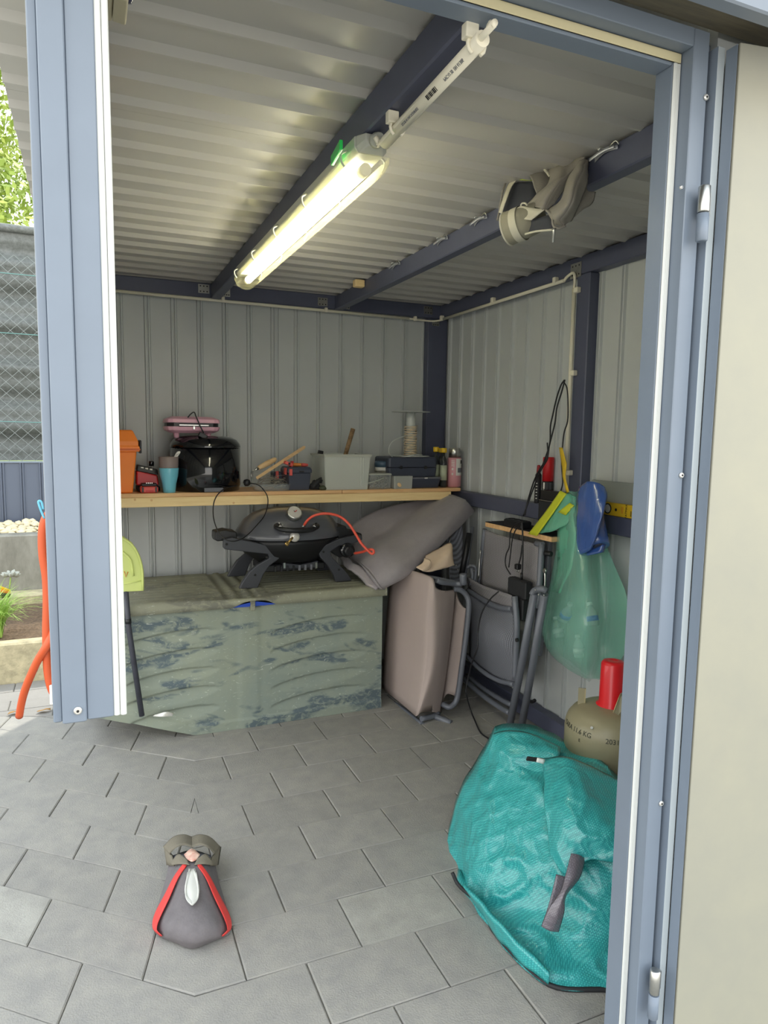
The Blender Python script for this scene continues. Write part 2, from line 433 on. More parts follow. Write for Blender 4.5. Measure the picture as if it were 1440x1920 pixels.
# ================================================================ OBJECTS
S = 1.062                                      # shelf top
CT = .62                                      # chest top
mat('orange', (250, 136, 44), .45); mat('orange_dark', (214, 96, 24), .45)
mat('red', (196, 30, 36), .4); mat('red_dark', (150, 28, 34), .5); mat('coral', (222, 92, 84), .5)
mat('blue_cup', (120, 200, 222), .3, coat=.3); mat('grey_cup', (140, 126, 124), .5)
mat('pink', (226, 172, 190), .4); mat('wood', (236, 204, 156), .5, var=.2, vs=8, rgb2=(220, 180, 128), stretch=(3, 3, 20))
mat('bark', (160, 130, 94), .8, var=.6, vs=30, rgb2=(80, 60, 42), bump=.8, bs=50)
mat('toolbox', (62, 67, 82), .45); mat('tool_orange', (214, 130, 50), .5)
mat('clear', (232, 236, 228), .18, trans=.0, alpha=.42, spec=.4); mat('clear_jar', (215, 222, 222), .08, alpha=.25)
mat('yellow', (226, 186, 40), .4); mat('label_white', (224, 222, 214), .6); mat('label_green', (178, 186, 160), .6)
mat('spray_pink', (212, 150, 156), .35, coat=.3); mat('print_black', (30, 30, 34), .6); mat('print_grey', (110, 112, 120), .6)
mat('rope', (222, 205, 176), .7); mat('spool', (200, 204, 200), .4); mat('glove', (38, 39, 42), .8)
mat('olive', (62, 66, 46), .6); mat('tin_blue', (70, 92, 110), .4)
# ---------------------------------------------------------------- shelf
t = thing('wall_shelf', (.95, 3.69, .998), 'long pine shelf across the back wall above the grill', 'shelf')
MB().cbox((-.035, 3.385, 1.0435), (1.195, 3.698, S), .002).build('board', 'pine_top', t)
MB().cbox((1.197, 3.385, 1.0435), (1.893, 3.698, S), .002).build('board', 'pine_top', t)
MB().cbox((-.035, 3.388, .998), (1.835, 3.418, 1.043), .002).build('front_batten', 'pine', t)
MB().cbox((-.035, 3.662, .998), (1.825, 3.697, 1.043), .002).build('rear_batten', 'pine', t)
for u, v in ((253, 937), (284, 938), (438, 943)):
    p = at(u, v, y=3.3875); MB().lathe(p, [(.0055, 0), (.005, .0006)], 10, (0, -1, 0)).build('knot', 'pine_top', t)
# ---------------------------------------------------------------- orange box
def X(u, y, v=900): return at(u, v, y=y).x
def Z(v, y, u=500): return at(u, v, y=y).z
y0 = 3.40
x1, x2 = X(250, y0), X(265, y0 + .1)
zt = Z(806, y0, 240); zl = Z(846, y0, 240)
t = thing('storage_box', (.06, 3.5, S), 'orange plastic box with black latch at the left end of the shelf', 'box')
def tap(x0, x1, y0, y1, z0, z1, e):
    return [[(x0+e*k, y0+e*k, z), (x1-e*k, y0+e*k, z), (x1-e*k, y1-e*k, z), (x0+e*k, y1-e*k, z)] for k, z in ((1, z0), (0, z1))]
MB().rings(tap(-.03, x1 + .018, y0 + .005, 3.64, S, zl, .02)).build('body', 'orange', t, bevel=.006)
MB().rings([[(-.035+e, y0-.006+e, z), (x1+.03-e, y0-.006+e, z), (x1+.03-e, 3.65-e, z), (-.035+e, 3.65-e, z)] for e, z in ((0, zl - .002), (0, zl + .022), (.004, zl + .024), (.004, zl+.045), (.025, zt - .006), (.032, zt), (.035, zt))]).build('lid', 'orange', t, bevel=.004)
MB().rings([[(-.035, y0-.009, z), (x1+.033, y0-.009, z), (x1+.033, 3.652, z), (-.035, 3.652, z)] for z in (zl + .004, zl + .012)]).build('rim', 'orange_dark', t, bevel=.001)
MB().cbox((x1+.034, 3.47, zl - .012), (x1+.044, 3.56, zl + .05), .003).build('latch', 'black', t, bevel=.001)
# ---------------------------------------------------------------- tool chargers
def pack(x, y, z, s, lab, red, up):
    t = thing('battery_pack', (x, y, z), lab, 'battery')
    MB().cbox((x-.04*s, y-.03, z), (x+.04*s, y+.04, z+.032*s), .006).build('case', red, t, bevel=.002)
    MB().cbox((x-.036*s, y-.026, z+.0325*s), (x+.036*s, y+.036, z+.046*s), .004).build('contact_block', 'black', t, bevel=.001)
    for k in (-1, 1): MB().cbox((x+k*.030*s-.004, y-.0335, z+.004), (x+k*.030*s+.004, y-.0305, z+.03*s), .001).build('latch', 'black', t)
    MB().cbox((x-.018*s, y-.0325, z+.006), (x+.018*s, y-.0305, z+.014*s), .0005).build('label', 'coral' if red == 'red' else 'red', t)
    for k in range(4): MB().box((x-.014+k*.008, y-.026, z+.0465*s), (x-.01+k*.008, y+.0, z+.05*s)).build('terminal', 'steel', t)
    return t
x = X(279, 3.43)
pack(x, 3.43, S, .98, 'red and black battery pack on the shelf beside the blue cup', 'coral', 0)
t = thing('battery_charger', (x - .005, 3.52, S), 'black and red battery charger behind the battery pack by the orange box', 'charger')
xx = x
MB().cbox((xx-.05, 3.475, S), (xx+.055, 3.60, S+.03), .008).build('base', 'black', t, bevel=.002)
MB().rings([[(xx-.052, 3.485, S+.031), (xx+.05, 3.485, S+.031), (xx+.05, 3.59, S+.031), (xx-.052, 3.59, S+.031)], [(xx-.05, 3.49, S+.10), (xx+.045, 3.49, S+.078), (xx+.045, 3.585, S+.078), (xx-.05, 3.585, S+.10)]]).build('body', 'red', t, bevel=.006)
MB().rings([[(xx-.05, 3.487, S+.101), (xx+.048, 3.487, S+.079), (xx+.048, 3.588, S+.079), (xx-.05, 3.588, S+.101)], [(xx-.044, 3.495, S+.128), (xx+.045, 3.495, S+.106), (xx+.045, 3.58, S+.106), (xx-.044, 3.58, S+.128)]]).build('top_block', 'black', t, bevel=.004)
for k in range(3): MB().box((xx-.03+k*.02, 3.492, S+.104-k*.004), (xx-.018+k*.02, 3.4945, S+.118-k*.004)).build('marking', 'label_white', t)
MB().lathe((xx+.02, 3.52, S+.122), [(.012, 0), (.012, .02), (.008, .024)], 12).build('knob', 'black_gloss', t)
# ---------------------------------------------------------------- cups
y = 3.43; x = X(317, y); r = .0455
t = thing('tumbler', (x, y, S), 'light blue tapered cup at the front edge of the shelf', 'cup')
zt = Z(877, y, 317); h = zt - S
MB().lathe((x, y, S), [(r*.60, 0), (r*.63, .002), (r*.72, h*.35), (r*.92, h*.68), (r, h*.97), (r*.985, h), (r*.96, h*.99), (r*.9, h*.7), (r*.6, h*.2), (0.001, h*.18)], 32, cap=False).build('cup_body', 'blue_cup', t)
t = thing('cup', (x - .004, y, S + h*.25), 'grey cup nested inside the light blue cup', 'cup')
MB().lathe((x, y, S + h*.22), [(r*.55, 0), (r*.86, h*.5), (r*.97, h*.9), (r*.99, h*1.22), (r*.965, h*1.225), (r*.93, h*1.1), (r*.5, h*.12), (.001, h*.1)], 32, cap=False).build('cup_body', 'grey_cup', t)
t = thing('spoon', (x + .02, y, S + h), 'black and white patterned spoon handle standing in the grey cup', 'spoon')
a = V((x + .004, y - .005, S + h*1.02)); b = at(336, 846, y=y - .005)
MB().patch([[a + (b-a)*k + V((-w_, 0, 0)), a + (b-a)*k + V((0, -.002, 0)), a + (b-a)*k + V((w_, 0, 0))] for k, w_ in ((0, .006), (.3, .007), (.7, .009), (.92, .009), (1, .004))], 3, 3, (0, .004, 0)).build('handle', 'white', t)
for k in (.35, .6, .8):
    c_ = a + (b-a)*k + V((0, -.0035, 0)); MB().tube([c_ + V((-.006, 0, -.005)), c_ + V((.001, 0, .001)), c_ + V((.006, 0, .004))], .0009, 5, smooth_path=3).build('pattern_line', 'print_black', t)
# ---------------------------------------------------------------- black domed bin
y = 3.545; xc = X(386, y); r = (X(451, y) - X(321, y)) / 2
zs = Z(839, y - r*.8, 386); zt = Z(817, y, 386)
t = thing('bread_bin', (xc, y, S), 'glossy black round domed bin under the pink waffle maker', 'bin')
bc = MB().lathe((xc, y, S), [(r*.93, 0), (r*.97, .004), (r*.975, .022), (r, .026), (r, zs - S - .003)], 48).build('body', 'black_gloss', t)
H = zt - zs
MB().lathe((xc, y, zs), [(r*1.005, -.001), (r*1.01, .004), (r*.985, H*.3), (r*.9, H*.65), (r*.74, H*.9), (r*.5, H), (0.001, H)], 48, cap=False).build('lid', 'black_gloss', t)
MB().obox((xc + .012, y - r*.985, S + .013), ((1,0,0),(0,1,0),(0,0,1)), (.045, .004, .010)).build('handle_recess', 'print_grey', t, bevel=.003)
MB().tube([(xc - r*.93, y - .05, S + .07), (xc - r - .016, y - .055, S+.085), (xc - r - .018, y - .055, S+.13), (xc - r*.96, y - .05, S+.145)], .003, 8, smooth_path=5).build('side_handle', 'steel', t)
zb = zt
# ---------------------------------------------------------------- waffle maker
y0, y1 = 3.45, 3.64; xa, xb = X(311, y0, 800), X(415, y0, 800)
z1 = Z(781, y0, 362); zm = Z(794, y0, 362); z0 = Z(812, y0, 362)
z0 = max(z0, zb + .012)
t = thing('waffle_maker', ((xa+xb)/2, 3.55, zb), 'pink clamshell waffle maker lying on the black domed bin', 'waffle maker')
def rr(x0, x1, y0, y1, z, e, c=.03):
    x0 += e; x1 -= e; y0 += e; y1 -= e
    return [(x0+c,y0,z),(x1-c,y0,z),(x1-c*.3,y0+c*.3,z),(x1,y0+c,z),(x1,y1-c,z),(x1-c*.3,y1-c*.3,z),(x1-c,y1,z),(x0+c,y1,z),(x0+c*.3,y1-c*.3,z),(x0,y1-c,z),(x0,y0+c,z),(x0+c*.3,y0+c*.3,z)]
mid = (z0 + z1) / 2
MB().rings([rr(xa, xb, y0, y1, z0, .03), rr(xa, xb, y0, y1, z0+.012, .006), rr(xa, xb, y0, y1, mid-.009, 0)], smooth=False).build('lower_shell', 'pink', t, bevel=.003)
MB().rings([rr(xa, xb, y0, y1, mid+.009, 0), rr(xa, xb, y0, y1, z1-.012, .004), rr(xa, xb, y0, y1, z1, .035)], smooth=False).build('upper_shell', 'pink', t, bevel=.003)
MB().rings([rr(xa, xb, y0, y1, mid-.0085, .008), rr(xa, xb, y0, y1, mid+.0085, .008)]).build('plate_gap', 'black', t)
MB().cbox(((xa+xb)/2-.07, y0-.006, mid-.006), ((xa+xb)/2+.07, y0+.004, mid+.002), .002).build('handle', 'steel', t)
MB().cbox(((xa+xb)/2-.005, y0-.008, mid-.022), ((xa+xb)/2+.004, y0+.002, mid-.007), .001).build('clip', 'steel', t)
for k in (-1, 1): MB().lathe(((xa+xb)/2+k*.075, y0+.06, zb-.012), [(.012, 0), (.015, z0-zb+.016)], 12).build('foot', 'pink', t)
xm = (xa+xb)/2
cab = P3([(352, 783), (357, 777), (364, 773), (368, 782), (376, 800), (382, 812)], y=y0 - .012)
MB().tube(cab, .003, 7, smooth_path=5).build('cable', 'black', t)
e = at(380, 817, y=y0-.02); MB().obox(e, ((1,0,-.5),(0,1,0),(.5,0,1)), (.02, .014, .011)).build('plug', 'black', t, bevel=.003)
# ---------------------------------------------------------------- pile of wire in a glass bowl, rake, stick, plug
y = 3.45; xa, xb = X(475, y), X(541, y)
t = thing('wire_scrap_pile', ((xa+xb)/2, y, S), 'tangle of thin grey wire in a clear tub on the shelf', 'wire')
tn = MB()
random.seed(3)
for k in range(70):
    c_ = V((random.uniform(xa+.012, xb-.012), random.uniform(y-.04, y+.05), S + random.uniform(.006, .05)))
    h_ = math.sin((c_.x - xa) / (xb - xa) * math.pi)
    c_.z = S + .006 + (c_.z - S) * (.6 + .7*h_)
    pts = [c_ + V((random.uniform(-.03, .03), random.uniform(-.02, .02), random.uniform(-.004, .018))) for _ in range(3)]
    pts = [V((min(xb, max(xa, q.x)), min(y+.055, max(y-.052, q.y)), max(S+.002, q.z))) for q in pts]
    tn.tube(pts, .0011, 4, smooth_path=4)
tn.build('wire', mat('wire', (176, 170, 154), .5, .3, var=.4, vs=80), t, kind='stuff')
MB().rings([rr(xa-.004, xb+.004, y-.06, y+.06, S, .008), rr(xa-.004, xb+.004, y-.06, y+.06, S+.034, 0)]).build('tub', 'clear_jar', t)
# weeding hook with wooden handle
t = thing('hand_hook', at(480, 893, y=3.47), 'hooked tool with rounded wooden handle leaning over the wire tub', 'tool')
a, b = at(484, 878, y=3.45), at(518, 860, y=3.5); d = b - a
MB().lathe(a, [(.009, 0), (.0125, d.length*.12), (.0145, d.length*.5), (.0125, d.length*.85), (.010, d.length*.95), (.004, d.length)], 16, d).build('handle', 'wood', t)
MB().lathe(a - d.normalized()*.022, [(.005, 0), (.008, .022)], 14, d).build('ferrule', 'steel', t)
MB().tube([a - d.normalized()*.02, at(473, 884, y=3.44), at(471, 890, y=3.43), at(473, 897, y=3.43)], .003, 8, smooth_path=4).build('hook', 'steel', t)
t = thing('wooden_stick', at(480, 897, y=3.41), 'pale flat wooden stick leaning right over the wire tub', 'stick')
a, b = at(481, 897, y=3.40), at(570, 839, y=3.55); d = (b-a)
s_ = d.normalized().cross(V((0, -1, 0))).normalized()
MB().rings([[a+s_*q*k+V((0, w_, 0)) for q, w_ in ((-1, 0), (1, 0), (1, .006), (-1, .006))] for k in (.007,)] + [[a+d*.5+s_*q*.0085+V((0, w_, 0)) for q, w_ in ((-1, 0), (1, 0), (1, .006), (-1, .006))]] + [[b+s_*q*.0085+V((0, w_, 0)) for q, w_ in ((-1, 0), (1, 0), (1, .006), (-1, .006))]] + [[b+d.normalized()*.012+s_*q*.002+V((0, w_, 0)) for q, w_ in ((-1, 0), (1, 0), (1, .006), (-1, .006))]]).build('stick_body', 'wood', t, bevel=.0015)
# black plug and cable that droops over the grill
t = thing('power_cable', at(460, 908, z=S), 'thin black cable with round plug looping from the shelf over the grill', 'cable')
p = at(463, 906, y=3.42)
MB().lathe(p + V((-.016, 0, 0)), [(.006, 0), (.016, .006), (.018, .02), (.014, .03)], 18, (1, .2, .15)).build('plug', 'black', t)
for k in (-1, 1): MB().tube([p + V((-.016, k*.007, 0)), p + V((-.033, k*.007, -.004))], .002, 6).build('pin', 'steel', t)
lp = [at(470, 906, y=3.41), at(483, 909, y=3.39), at(493, 917, y=3.36), at(501, 930, y=3.33), at(502, 945, y=3.31), at(496, 966, y=3.27), at(482, 984, y=3.22), at(466, 1001, y=3.18), at(450, 1012, y=3.15), at(432, 1014.5, y=3.14), at(417, 1007, y=3.15), at(406, 990, y=3.18), at(400, 968, y=3.22), at(400.5, 945, y=3.28), at(407, 929, y=3.32), at(419, 918, y=3.36), at(432, 913, y=3.40), at(444, 911, y=3.44)]
MB().tube(lp, .0026, 8, smooth_path=5).build('cord', 'black', t)
# ---------------------------------------------------------------- small toolbox
y0 = 3.42; xa, xb = X(541, y0), X(583, y0); y1 = 3.56; zc = Z(887, y0, 560)
t = thing('toolbox', ((xa+xb)/2, 3.5, S), 'small dark blue toolbox with red latches on the shelf', 'toolbox')
MB().rings(tap(xa, xb, y0, y1, S, zc, .006)).build('body', 'toolbox', t, bevel=.004)
MB().rings([rr(xa-.006, xb+.006, y0-.006, y1+.006, zc+.0005, 0, .008), rr(xa-.006, xb+.006, y0-.006, y1+.006, zc+.016, 0, .008), rr(xa-.006, xb+.006, y0-.006, y1+.006, Z(876, y0, 560), .008, .008)]).build('lid', 'toolbox', t, bevel=.003)
MB().cbox((xa-.012, y0+.01, zc-.008), (xa-.0065, y0+.05, zc+.026), .002).build('latch', 'coral', t)
MB().cbox((xa+.002, y0-.012, zc-.012), (xa+.018, y0-.0065, zc+.022), .002).build('latch', 'coral', t)
MB().cbox(((xa+xb)/2-.006, y0-.010, zc+.004), ((xa+xb)/2+.02, y0-.0065, zc+.012), .001).build('grip', 'black', t)
zl = Z(876, y0, 560)
xl2 = X(524, 3.54)
t = thing('black_case', (xl2, 3.56, S), 'black case with red clip behind the small toolbox', 'case')
MB().cbox((xl2-.02, 3.575, S), (xl2+.06, 3.66, S+.085), .006).build('body', 'toolbox', t, bevel=.002)
MB().cbox((xl2-.012, 3.568, S+.045), (xl2+.004, 3.5745, S+.09), .002).build('clip', 'coral', t)
t = thing('clamp', ((xa+xb)/2, 3.5, zl), 'red plastic clamp lying on the small toolbox lid', 'clamp')
c_ = V((xa + .012, 3.47, zl + .016))
MB().obox(c_, ((1,0,-.4),(0,1,0),(.4,0,1)), (.022, .02, .008)).build('jaw', 'coral', t, bevel=.003)
MB().obox(c_ + V((.016, 0, -.002)), ((.35,0,1),(0,1,0),(1,0,-.35)), (.016, .018, .004)).build('jaw', 'red', t, bevel=.002)
MB().lathe(c_ + V((0, -.021, 0)), [(.006, 0), (.006, .002)], 12, (0, -1, 0)).build('pivot', 'print_black', t)
t = thing('screwdriver', (xb-.03, 3.48, zl), 'orange and red screwdriver lying on the small toolbox', 'tool')
a, b = V((xa+.040, 3.49, zl+.010)), V((xb+.001, 3.47, zl+.0085)); d = b-a
MB().lathe(a, [(.006, 0), (.0095, .006), (.0085, d.length*.5), (.009, d.length*.55)], 10, d).build('handle', 'tool_orange', t)
MB().lathe(a + d*.56, [(.009, 0), (.0095, d.length*.2), (.006, d.length*.42)], 10, d).build('grip_end', 'coral', t)
# ---------------------------------------------------------------- gloves, stone
y = 3.425; t = thing('work_glove', at(597, 905, y=y), 'crumpled black glove between toolbox and clear plastic tub', 'glove')
x = X(596, y)
gb = MB()
for k, (dx, dz, ex, ez) in enumerate(((-.028, .004, .012, .05), (-.02, .006, .022, .062), (-.012, .008, .03, .048), (-.026, .004, -.012, .044), (-.008, .01, .034, .036))):
    gb2 = MB().tube([(x+dx, y+k*.008, S+.012), (x+dx*.4+ex*.3, y+k*.008-.006, S+.034+dz), (x+ex, y+k*.009, S+ez)], [.012, .012, .011, .011, .010, .009, .004][:7], 10, smooth_path=3)
    gb2.build('finger', 'glove', t)
MB().lathe((x-.01, y+.02, S), [(.022, 0), (.026, .012), (.02, .03), (.006, .04)], 14, sx=1.2).build('palm', 'glove', t)
y = 3.41; x = X(606, y)
t = MB().lathe((x, y, S), [(.012, 0), (.022, .006), (.0215, .014), (.012, .022), (.001, .024)], 20, sx=1.05, sy=.8, cap=False).build('dark_pebble', 'olive', None, base=(x, y, S))
tag(t, 'dark green rounded lump beside the clear plastic tub', 'stone')
# ---------------------------------------------------------------- translucent tub with stick
y0 = 3.39; ya = 3.62
xa, xb = X(612, y0), X(690, y0); zt = Z(852, y0, 650)
xa2, xb2 = X(588, y0+.0), X(697, y0)
t = thing('plastic_tub', ((xa+xb)/2, 3.5, S), 'large translucent plastic tub in the middle of the shelf', 'tub')
def tubring(z, k, e=0):
    w0 = (xa*(1-k) + (xa-.008)*k) - e; w1 = (xb*(1-k) + (xb+.012)*k) + e
    return [(w0, y0 + .006*(1-k) - e, z), (w1, y0 + .006*(1-k) - e, z), (w1, ya + e, z), (w0, ya + e, z)]
def densify(r, n=1): return r
T = MB()
T.rings([tubring(S, 0), tubring(zt, 1)], cap=False); T.rings([[(p_[0] + (.003 if p_[0] < 1 else -.003), p_[1] + (.003 if p_[1] < 3.5 else -.003), p_[2]) for p_ in tubring(z, k)] for z, k in ((S+.003, 0), (zt, 1))], cap=False)
T.add([V(p_) + V((0, 0, .002)) for p_ in tubring(S, 0)], [(0, 1, 2, 3)])
T.build('body', 'clear', t, fix=False)
a_, b_ = tubring(zt-.012, 1, .006), tubring(zt, 1, .007)
T = MB()
i_ = tubring(zt-.012, 1, .0005); j_ = tubring(zt, 1, .0005)
T.rings([a_, b_, j_, i_], cap=False, closed=True).build('rim', mat('tub_rim', (196, 198, 186), .4, alpha=.8), t, fix=False)
for k in range(2): MB().cbox((xb-.042+k*.012, y0-.004, S+.02), (xb-.036+k*.012, y0-.001, zt-.015), .001).build('rib', 'clear', t)
MB().cbox((xa+.03, y0+.06, S+.006), (xb-.02, ya-.03, S+.075), .01).build('content_block', mat('muted', (168, 160, 146), .7, var=.3, vs=12), t)
t = thing('branch_stick', (X(650, 3.5), 3.5, S+.08), 'bark covered branch handle sticking out of the translucent tub', 'stick')
MB().tube([V((X(640, 3.52), 3.52, S+.095)), at(650, 845, y=3.52), at(662, 804, y=3.52)], [.0105, .0115, .0125, .0115, .012, .0105, .011][:3], 12).build('branch', 'bark', t)
e = at(662, 804, y=3.52); MB().lathe(e, [(.0105, 0), (.0095, .0015)], 14, (.3, 0, .95)).build('cut_end', 'pine', t)
t = thing('wedge', at(588, 840, y=3.6), 'black wedge poking over the back rim of the clear tub', 'wedge')
e = V((xa + .02, 3.585, zt)); MB().obox(e - V((0, 0, .045)), ((1,0,-.2),(0,1,0),(.2,0,1)), (.014, .01, .06)).build('wedge_body', 'black', t, bevel=.003)
# ---------------------------------------------------------------- jar, screw box
y = 3.53; x = X(716, y); r = .04
t = thing('storage_jar', (x, y, S), 'glass jar with blue banded lid behind the screw box', 'jar')
zt = Z(864, y, 716)
MB().lathe((x, y, S), [(r*.95, 0), (r, .004), (r, (zt-S)*.62)], 28).build('glass', mat('jar_fill', (150, 146, 132), .5, var=.5, vs=60), t)
MB().lathe((x, y, S+(zt-S)*.625), [(r*.98, 0), (r*.98, (zt-S)*.14)], 28).build('label', 'label_white', t)
MB().lathe((x, y, S+(zt-S)*.77), [(r*1.04, 0), (r*1.04, (zt-S)*.16), (r*.95, (zt-S)*.22)], 28).build('lid', 'tin_blue', t)
y0 = 3.40; xa, xb = X(693, y0), X(734, y0); zt = Z(888, y0, 714)
t = thing('screw_box', ((xa+xb)/2, 3.45, S), 'clear box packed with loose screws right of the large tub', 'box')
MB().rings([rr(xa, xb, y0, y0+.10, S, .003, .006), rr(xa, xb, y0, y0+.10, zt-.008, 0, .006)]).build('body', 'clear_jar', t)
MB().rings([rr(xa-.003, xb+.003, y0-.003, y0+.103, zt-.0075, 0, .006), rr(xa-.003, xb+.003, y0-.003, y0+.103, zt, .002, .006)]).build('lid', 'tub_rim', t)
random.seed(5); m_ = mat('screws', (176, 170, 158), .35, .6); q = MB()
for k in range(110):
    c_ = V((random.uniform(xa+.012, xb-.012), y0+.008+random.random()**2*.06, S+.006+random.random()*(zt-S-.024)))
    d = V((random.uniform(-1, 1), random.uniform(-.3, .3), random.uniform(-1, 1))).normalized()*.009
    q.tube([c_-d, c_+d], .0012, 5); q.lathe(c_+d, [(.0024, 0), (.0018, .001)], 6, d)
q.build('screw', m_, t, kind='stuff')
MB().tube([at(690, 906, y=y0-.012), at(702, 903, y=y0-.014), at(720, 896, y=y0-.008)], .003, 8, smooth_path=4).build('handle', 'tub_rim', t)
# ---------------------------------------------------------------- black tray, cases, clear box, spool
y0 = 3.42; xa, xb = X(735, y0), X(770, y0)
t = thing('clear_case', ((xa+xb)/2, 3.46, S), 'small clear case with bits inside left of the black tray', 'case')
MB().rings([rr(xa, xb, 3.39, 3.50, S, .002, .006), rr(xa, xb, 3.39, 3.50, Z(892, y0, 750), 0, .006)]).build('body', 'clear', t)
MB().cbox((xa+.008, 3.40, S+.004), (xb-.006, 3.49, S+.035), .004).build('contents', mat('mixed_bits', (120, 112, 98), .7, var=.6, vs=70, rgb2=(62, 60, 58)), t)
MB().lathe((xa+.03, 3.3885, S+.022), [(.010, 0), (.009, .0008)], 20, (0, -1, 0), sy=1.4).build('sticker', 'wood', t)
xa, xb = X(768, y0)+.002, X(829, y0); z1_ = Z(895, y0, 800)
t = thing('black_tray', ((xa+xb)/2, 3.5, S), 'shallow black tray with grey lid under the black case', 'tray')
MB().rings([rr(xa, xb, y0, 3.66, S, .01, .02), rr(xa, xb, y0, 3.66, z1_-.008, 0, .02)]).build('body', 'toolbox', t, bevel=.003)
MB().rings([rr(xa-.003, xb+.003, y0-.004, 3.665, z1_-.0075, 0, .02), rr(xa-.003, xb+.003, y0-.004, 3.665, z1_, .004, .02)]).build('lid', 'print_grey', t)
MB().box(((xa+xb)/2-.012, y0-.0055, z1_-.007), ((xa+xb)/2+.006, y0-.0042, z1_-.001)).build('label', 'label_white', t)
xa3, xb3 = X(731, 3.43, 880), X(823, 3.43, 880); zt = Z(857, 3.47, 780); zm = (z1_ + zt) / 2 - .002
t = thing('hard_case', ((xa3+xb3)/2, 3.55, z1_), 'dark blue hard plastic case under the rope spool', 'case')
MB().rings([rr(xa3, xb3, 3.45, 3.66, z1_+.001, .004, .012), rr(xa3, xb3, 3.45, 3.66, zm-.001, 0, .012)]).build('lower_shell', 'toolbox', t, bevel=.003)
MB().rings([rr(xa3, xb3, 3.45, 3.66, zm+.001, 0, .012), rr(xa3, xb3, 3.45, 3.66, zt-.006, .002, .012), rr(xa3, xb3, 3.45, 3.66, zt, .008, .012)]).build('upper_shell', 'toolbox', t, bevel=.003)
for k in (.25, .75): MB().cbox((xa3+(xb3-xa3)*k-.008, 3.443, zm-.008), (xa3+(xb3-xa3)*k+.008, 3.4495, zm+.010), .001).build('latch', 'black', t)
xs = X(770, 3.55, 800); ys = 3.55
t = thing('rope_spool', (xs, ys, zt), 'white spool half wound with cream rope on the black case', 'spool')
R_ = (X(803, 3.55, 800) - X(736, 3.55, 800)) / 2; zu = Z(773, ys, 770)
def disc(z): return MB().lathe((xs, ys, z), [(.01, 0), (R_*.96, 0), (R_, .002), (R_*.96, .004), (.01, .004)], 40, cap=True)
disc(zt + .001).build('flange', 'spool', t); disc(zu).build('flange', 'spool', t)
MB().lathe((xs, ys, zt + .006), [(.028, 0), (.026, (zu-zt)*.8), (.024, zu-zt-.007)], 24).build('core', 'spool', t)
pts = []; random.seed(11)
hr = Z(799, ys, 770) - zt - .01
for k in range(26*10):
    a = k/10*2*math.pi; rr_ = .034 + .003*math.sin(k*.37) ; pts.append((xs+rr_*math.cos(a), ys+rr_*math.sin(a), zt+.010+hr*(k/260) + .003*math.sin(k*.9)))
MB().tube(pts, .0029, 5).build('rope_winding', 'rope', t)
MB().tube([(xs-.034, ys-.02, zt+.012+hr*.66)] + [at(u, v, y=ys - .06) for u, v in ((742, 824), (732, 833), (729, 845), (733, 854), (744, 859))] + [V((xs - .03, ys - R_*.9, zt+.011)), V((xs+.03, ys - R_*.85, zt+.011))], .0027, 7, smooth_path=6).build('rope_end', 'spool', t)
# ---------------------------------------------------------------- bottles with yellow caps, spray can
mat('bottle_dark', (62, 66, 66), .15, alpha=.75)
for k, (u, y, vt, lab) in enumerate(((817, 3.50, 838, 'small bottle with yellow cap, leftmost of the three behind the case'), (826.5, 3.56, 840, 'bottle with yellow cap, middle one of three, mostly hidden behind another'), (832, 3.46, 840, 'bottle with yellow cap and pale label standing beside the pink spray can'))):
    x = X(u, y, 870); zt = Z(vt, y, u); r = .019
    t = thing('oil_bottle', (x, y, S), lab, 'bottle', 'yellow capped bottles on the shelf')
    h = zt - S
    MB().lathe((x, y, S), [(r*.9, 0), (r, .003), (r, h*.60), (r*.75, h*.72), (r*.3, h*.80), (r*.28, h*.88)], 20).build('glass', 'bottle_dark', t)
    MB().lathe((x, y, S+h*.18), [(r*1.02, 0), (r*1.02, h*.38)], 20).build('label', 'label_green', t)
    MB().lathe((x, y, S+h*.88), [(r*.82, 0), (r*.84, h*.03), (r*.84, h*.11), (r*.75, h*.12)], 16).build('cap', 'yellow', t)
y = 3.47; x = X(852, y, 870); r = (X(864, y, 870) - X(841, y, 870))/2; zs = Z(858, y, 852)
t = thing('spray_can', (x, y, S), 'pink and white spray can with silver cap at the right shelf end', 'can')
MB().lathe((x, y, S), [(r*.92, 0), (r, .003), (r, zs-S-.006), (r*.93, zs-S)], 28).build('body', 'spray_pink', t)
zc_ = Z(840.5, y, 856)
MB().lathe((x, y, zs+.0005), [(r*.84, 0), (r*.84, zc_-zs-.002), (r*.78, zc_-zs)], 28).build('cap', 'steel', t)
def arc_label(a0, a1, z0, z1, rr_, m, name, par, cx, cy, n=8):
    R0 = [V((cx+rr_*math.sin(a0+(a1-a0)*i/n), cy-rr_*math.cos(a0+(a1-a0)*i/n), 0)) for i in range(n+1)]
    q = MB(); vs = [p_ + V((0, 0, z0)) for p_ in R0] + [p_ + V((0, 0, z1)) for p_ in R0]
    q.add(vs, [(i, i+1, n+2+i, n+1+i) for i in range(n)], True); return q.build(name, m, par, fix=False)
H_ = zs - S
arc_label(-.25, .95, S+H_*.40, S+H_*.97, r+.0006, 'label_white', 'label', t, x, y)
arc_label(.0, .9, S+H_*.50, S+H_*.66, r+.001, 'print_grey', 'print_patch', t, x, y)
arc_label(.5, .95, S+H_*.8, S+H_*.92, r+.001, 'print_black', 'print_patch', t, x, y)
for z_ in (.45, .62):
    a = -.75; c_ = V((x+(r+.0008)*math.sin(a), y-(r+.0008)*math.cos(a), S+H_*z_)); tx = V((math.cos(a), math.sin(a), 0))
    MB().prism([c_+tx*.006, c_+V((0,0,.008)), c_-tx*.006, c_-V((0,0,.008))], (math.sin(a)*.0005, -math.cos(a)*.0005, 0)).build('hazard_mark', 'label_white', t)
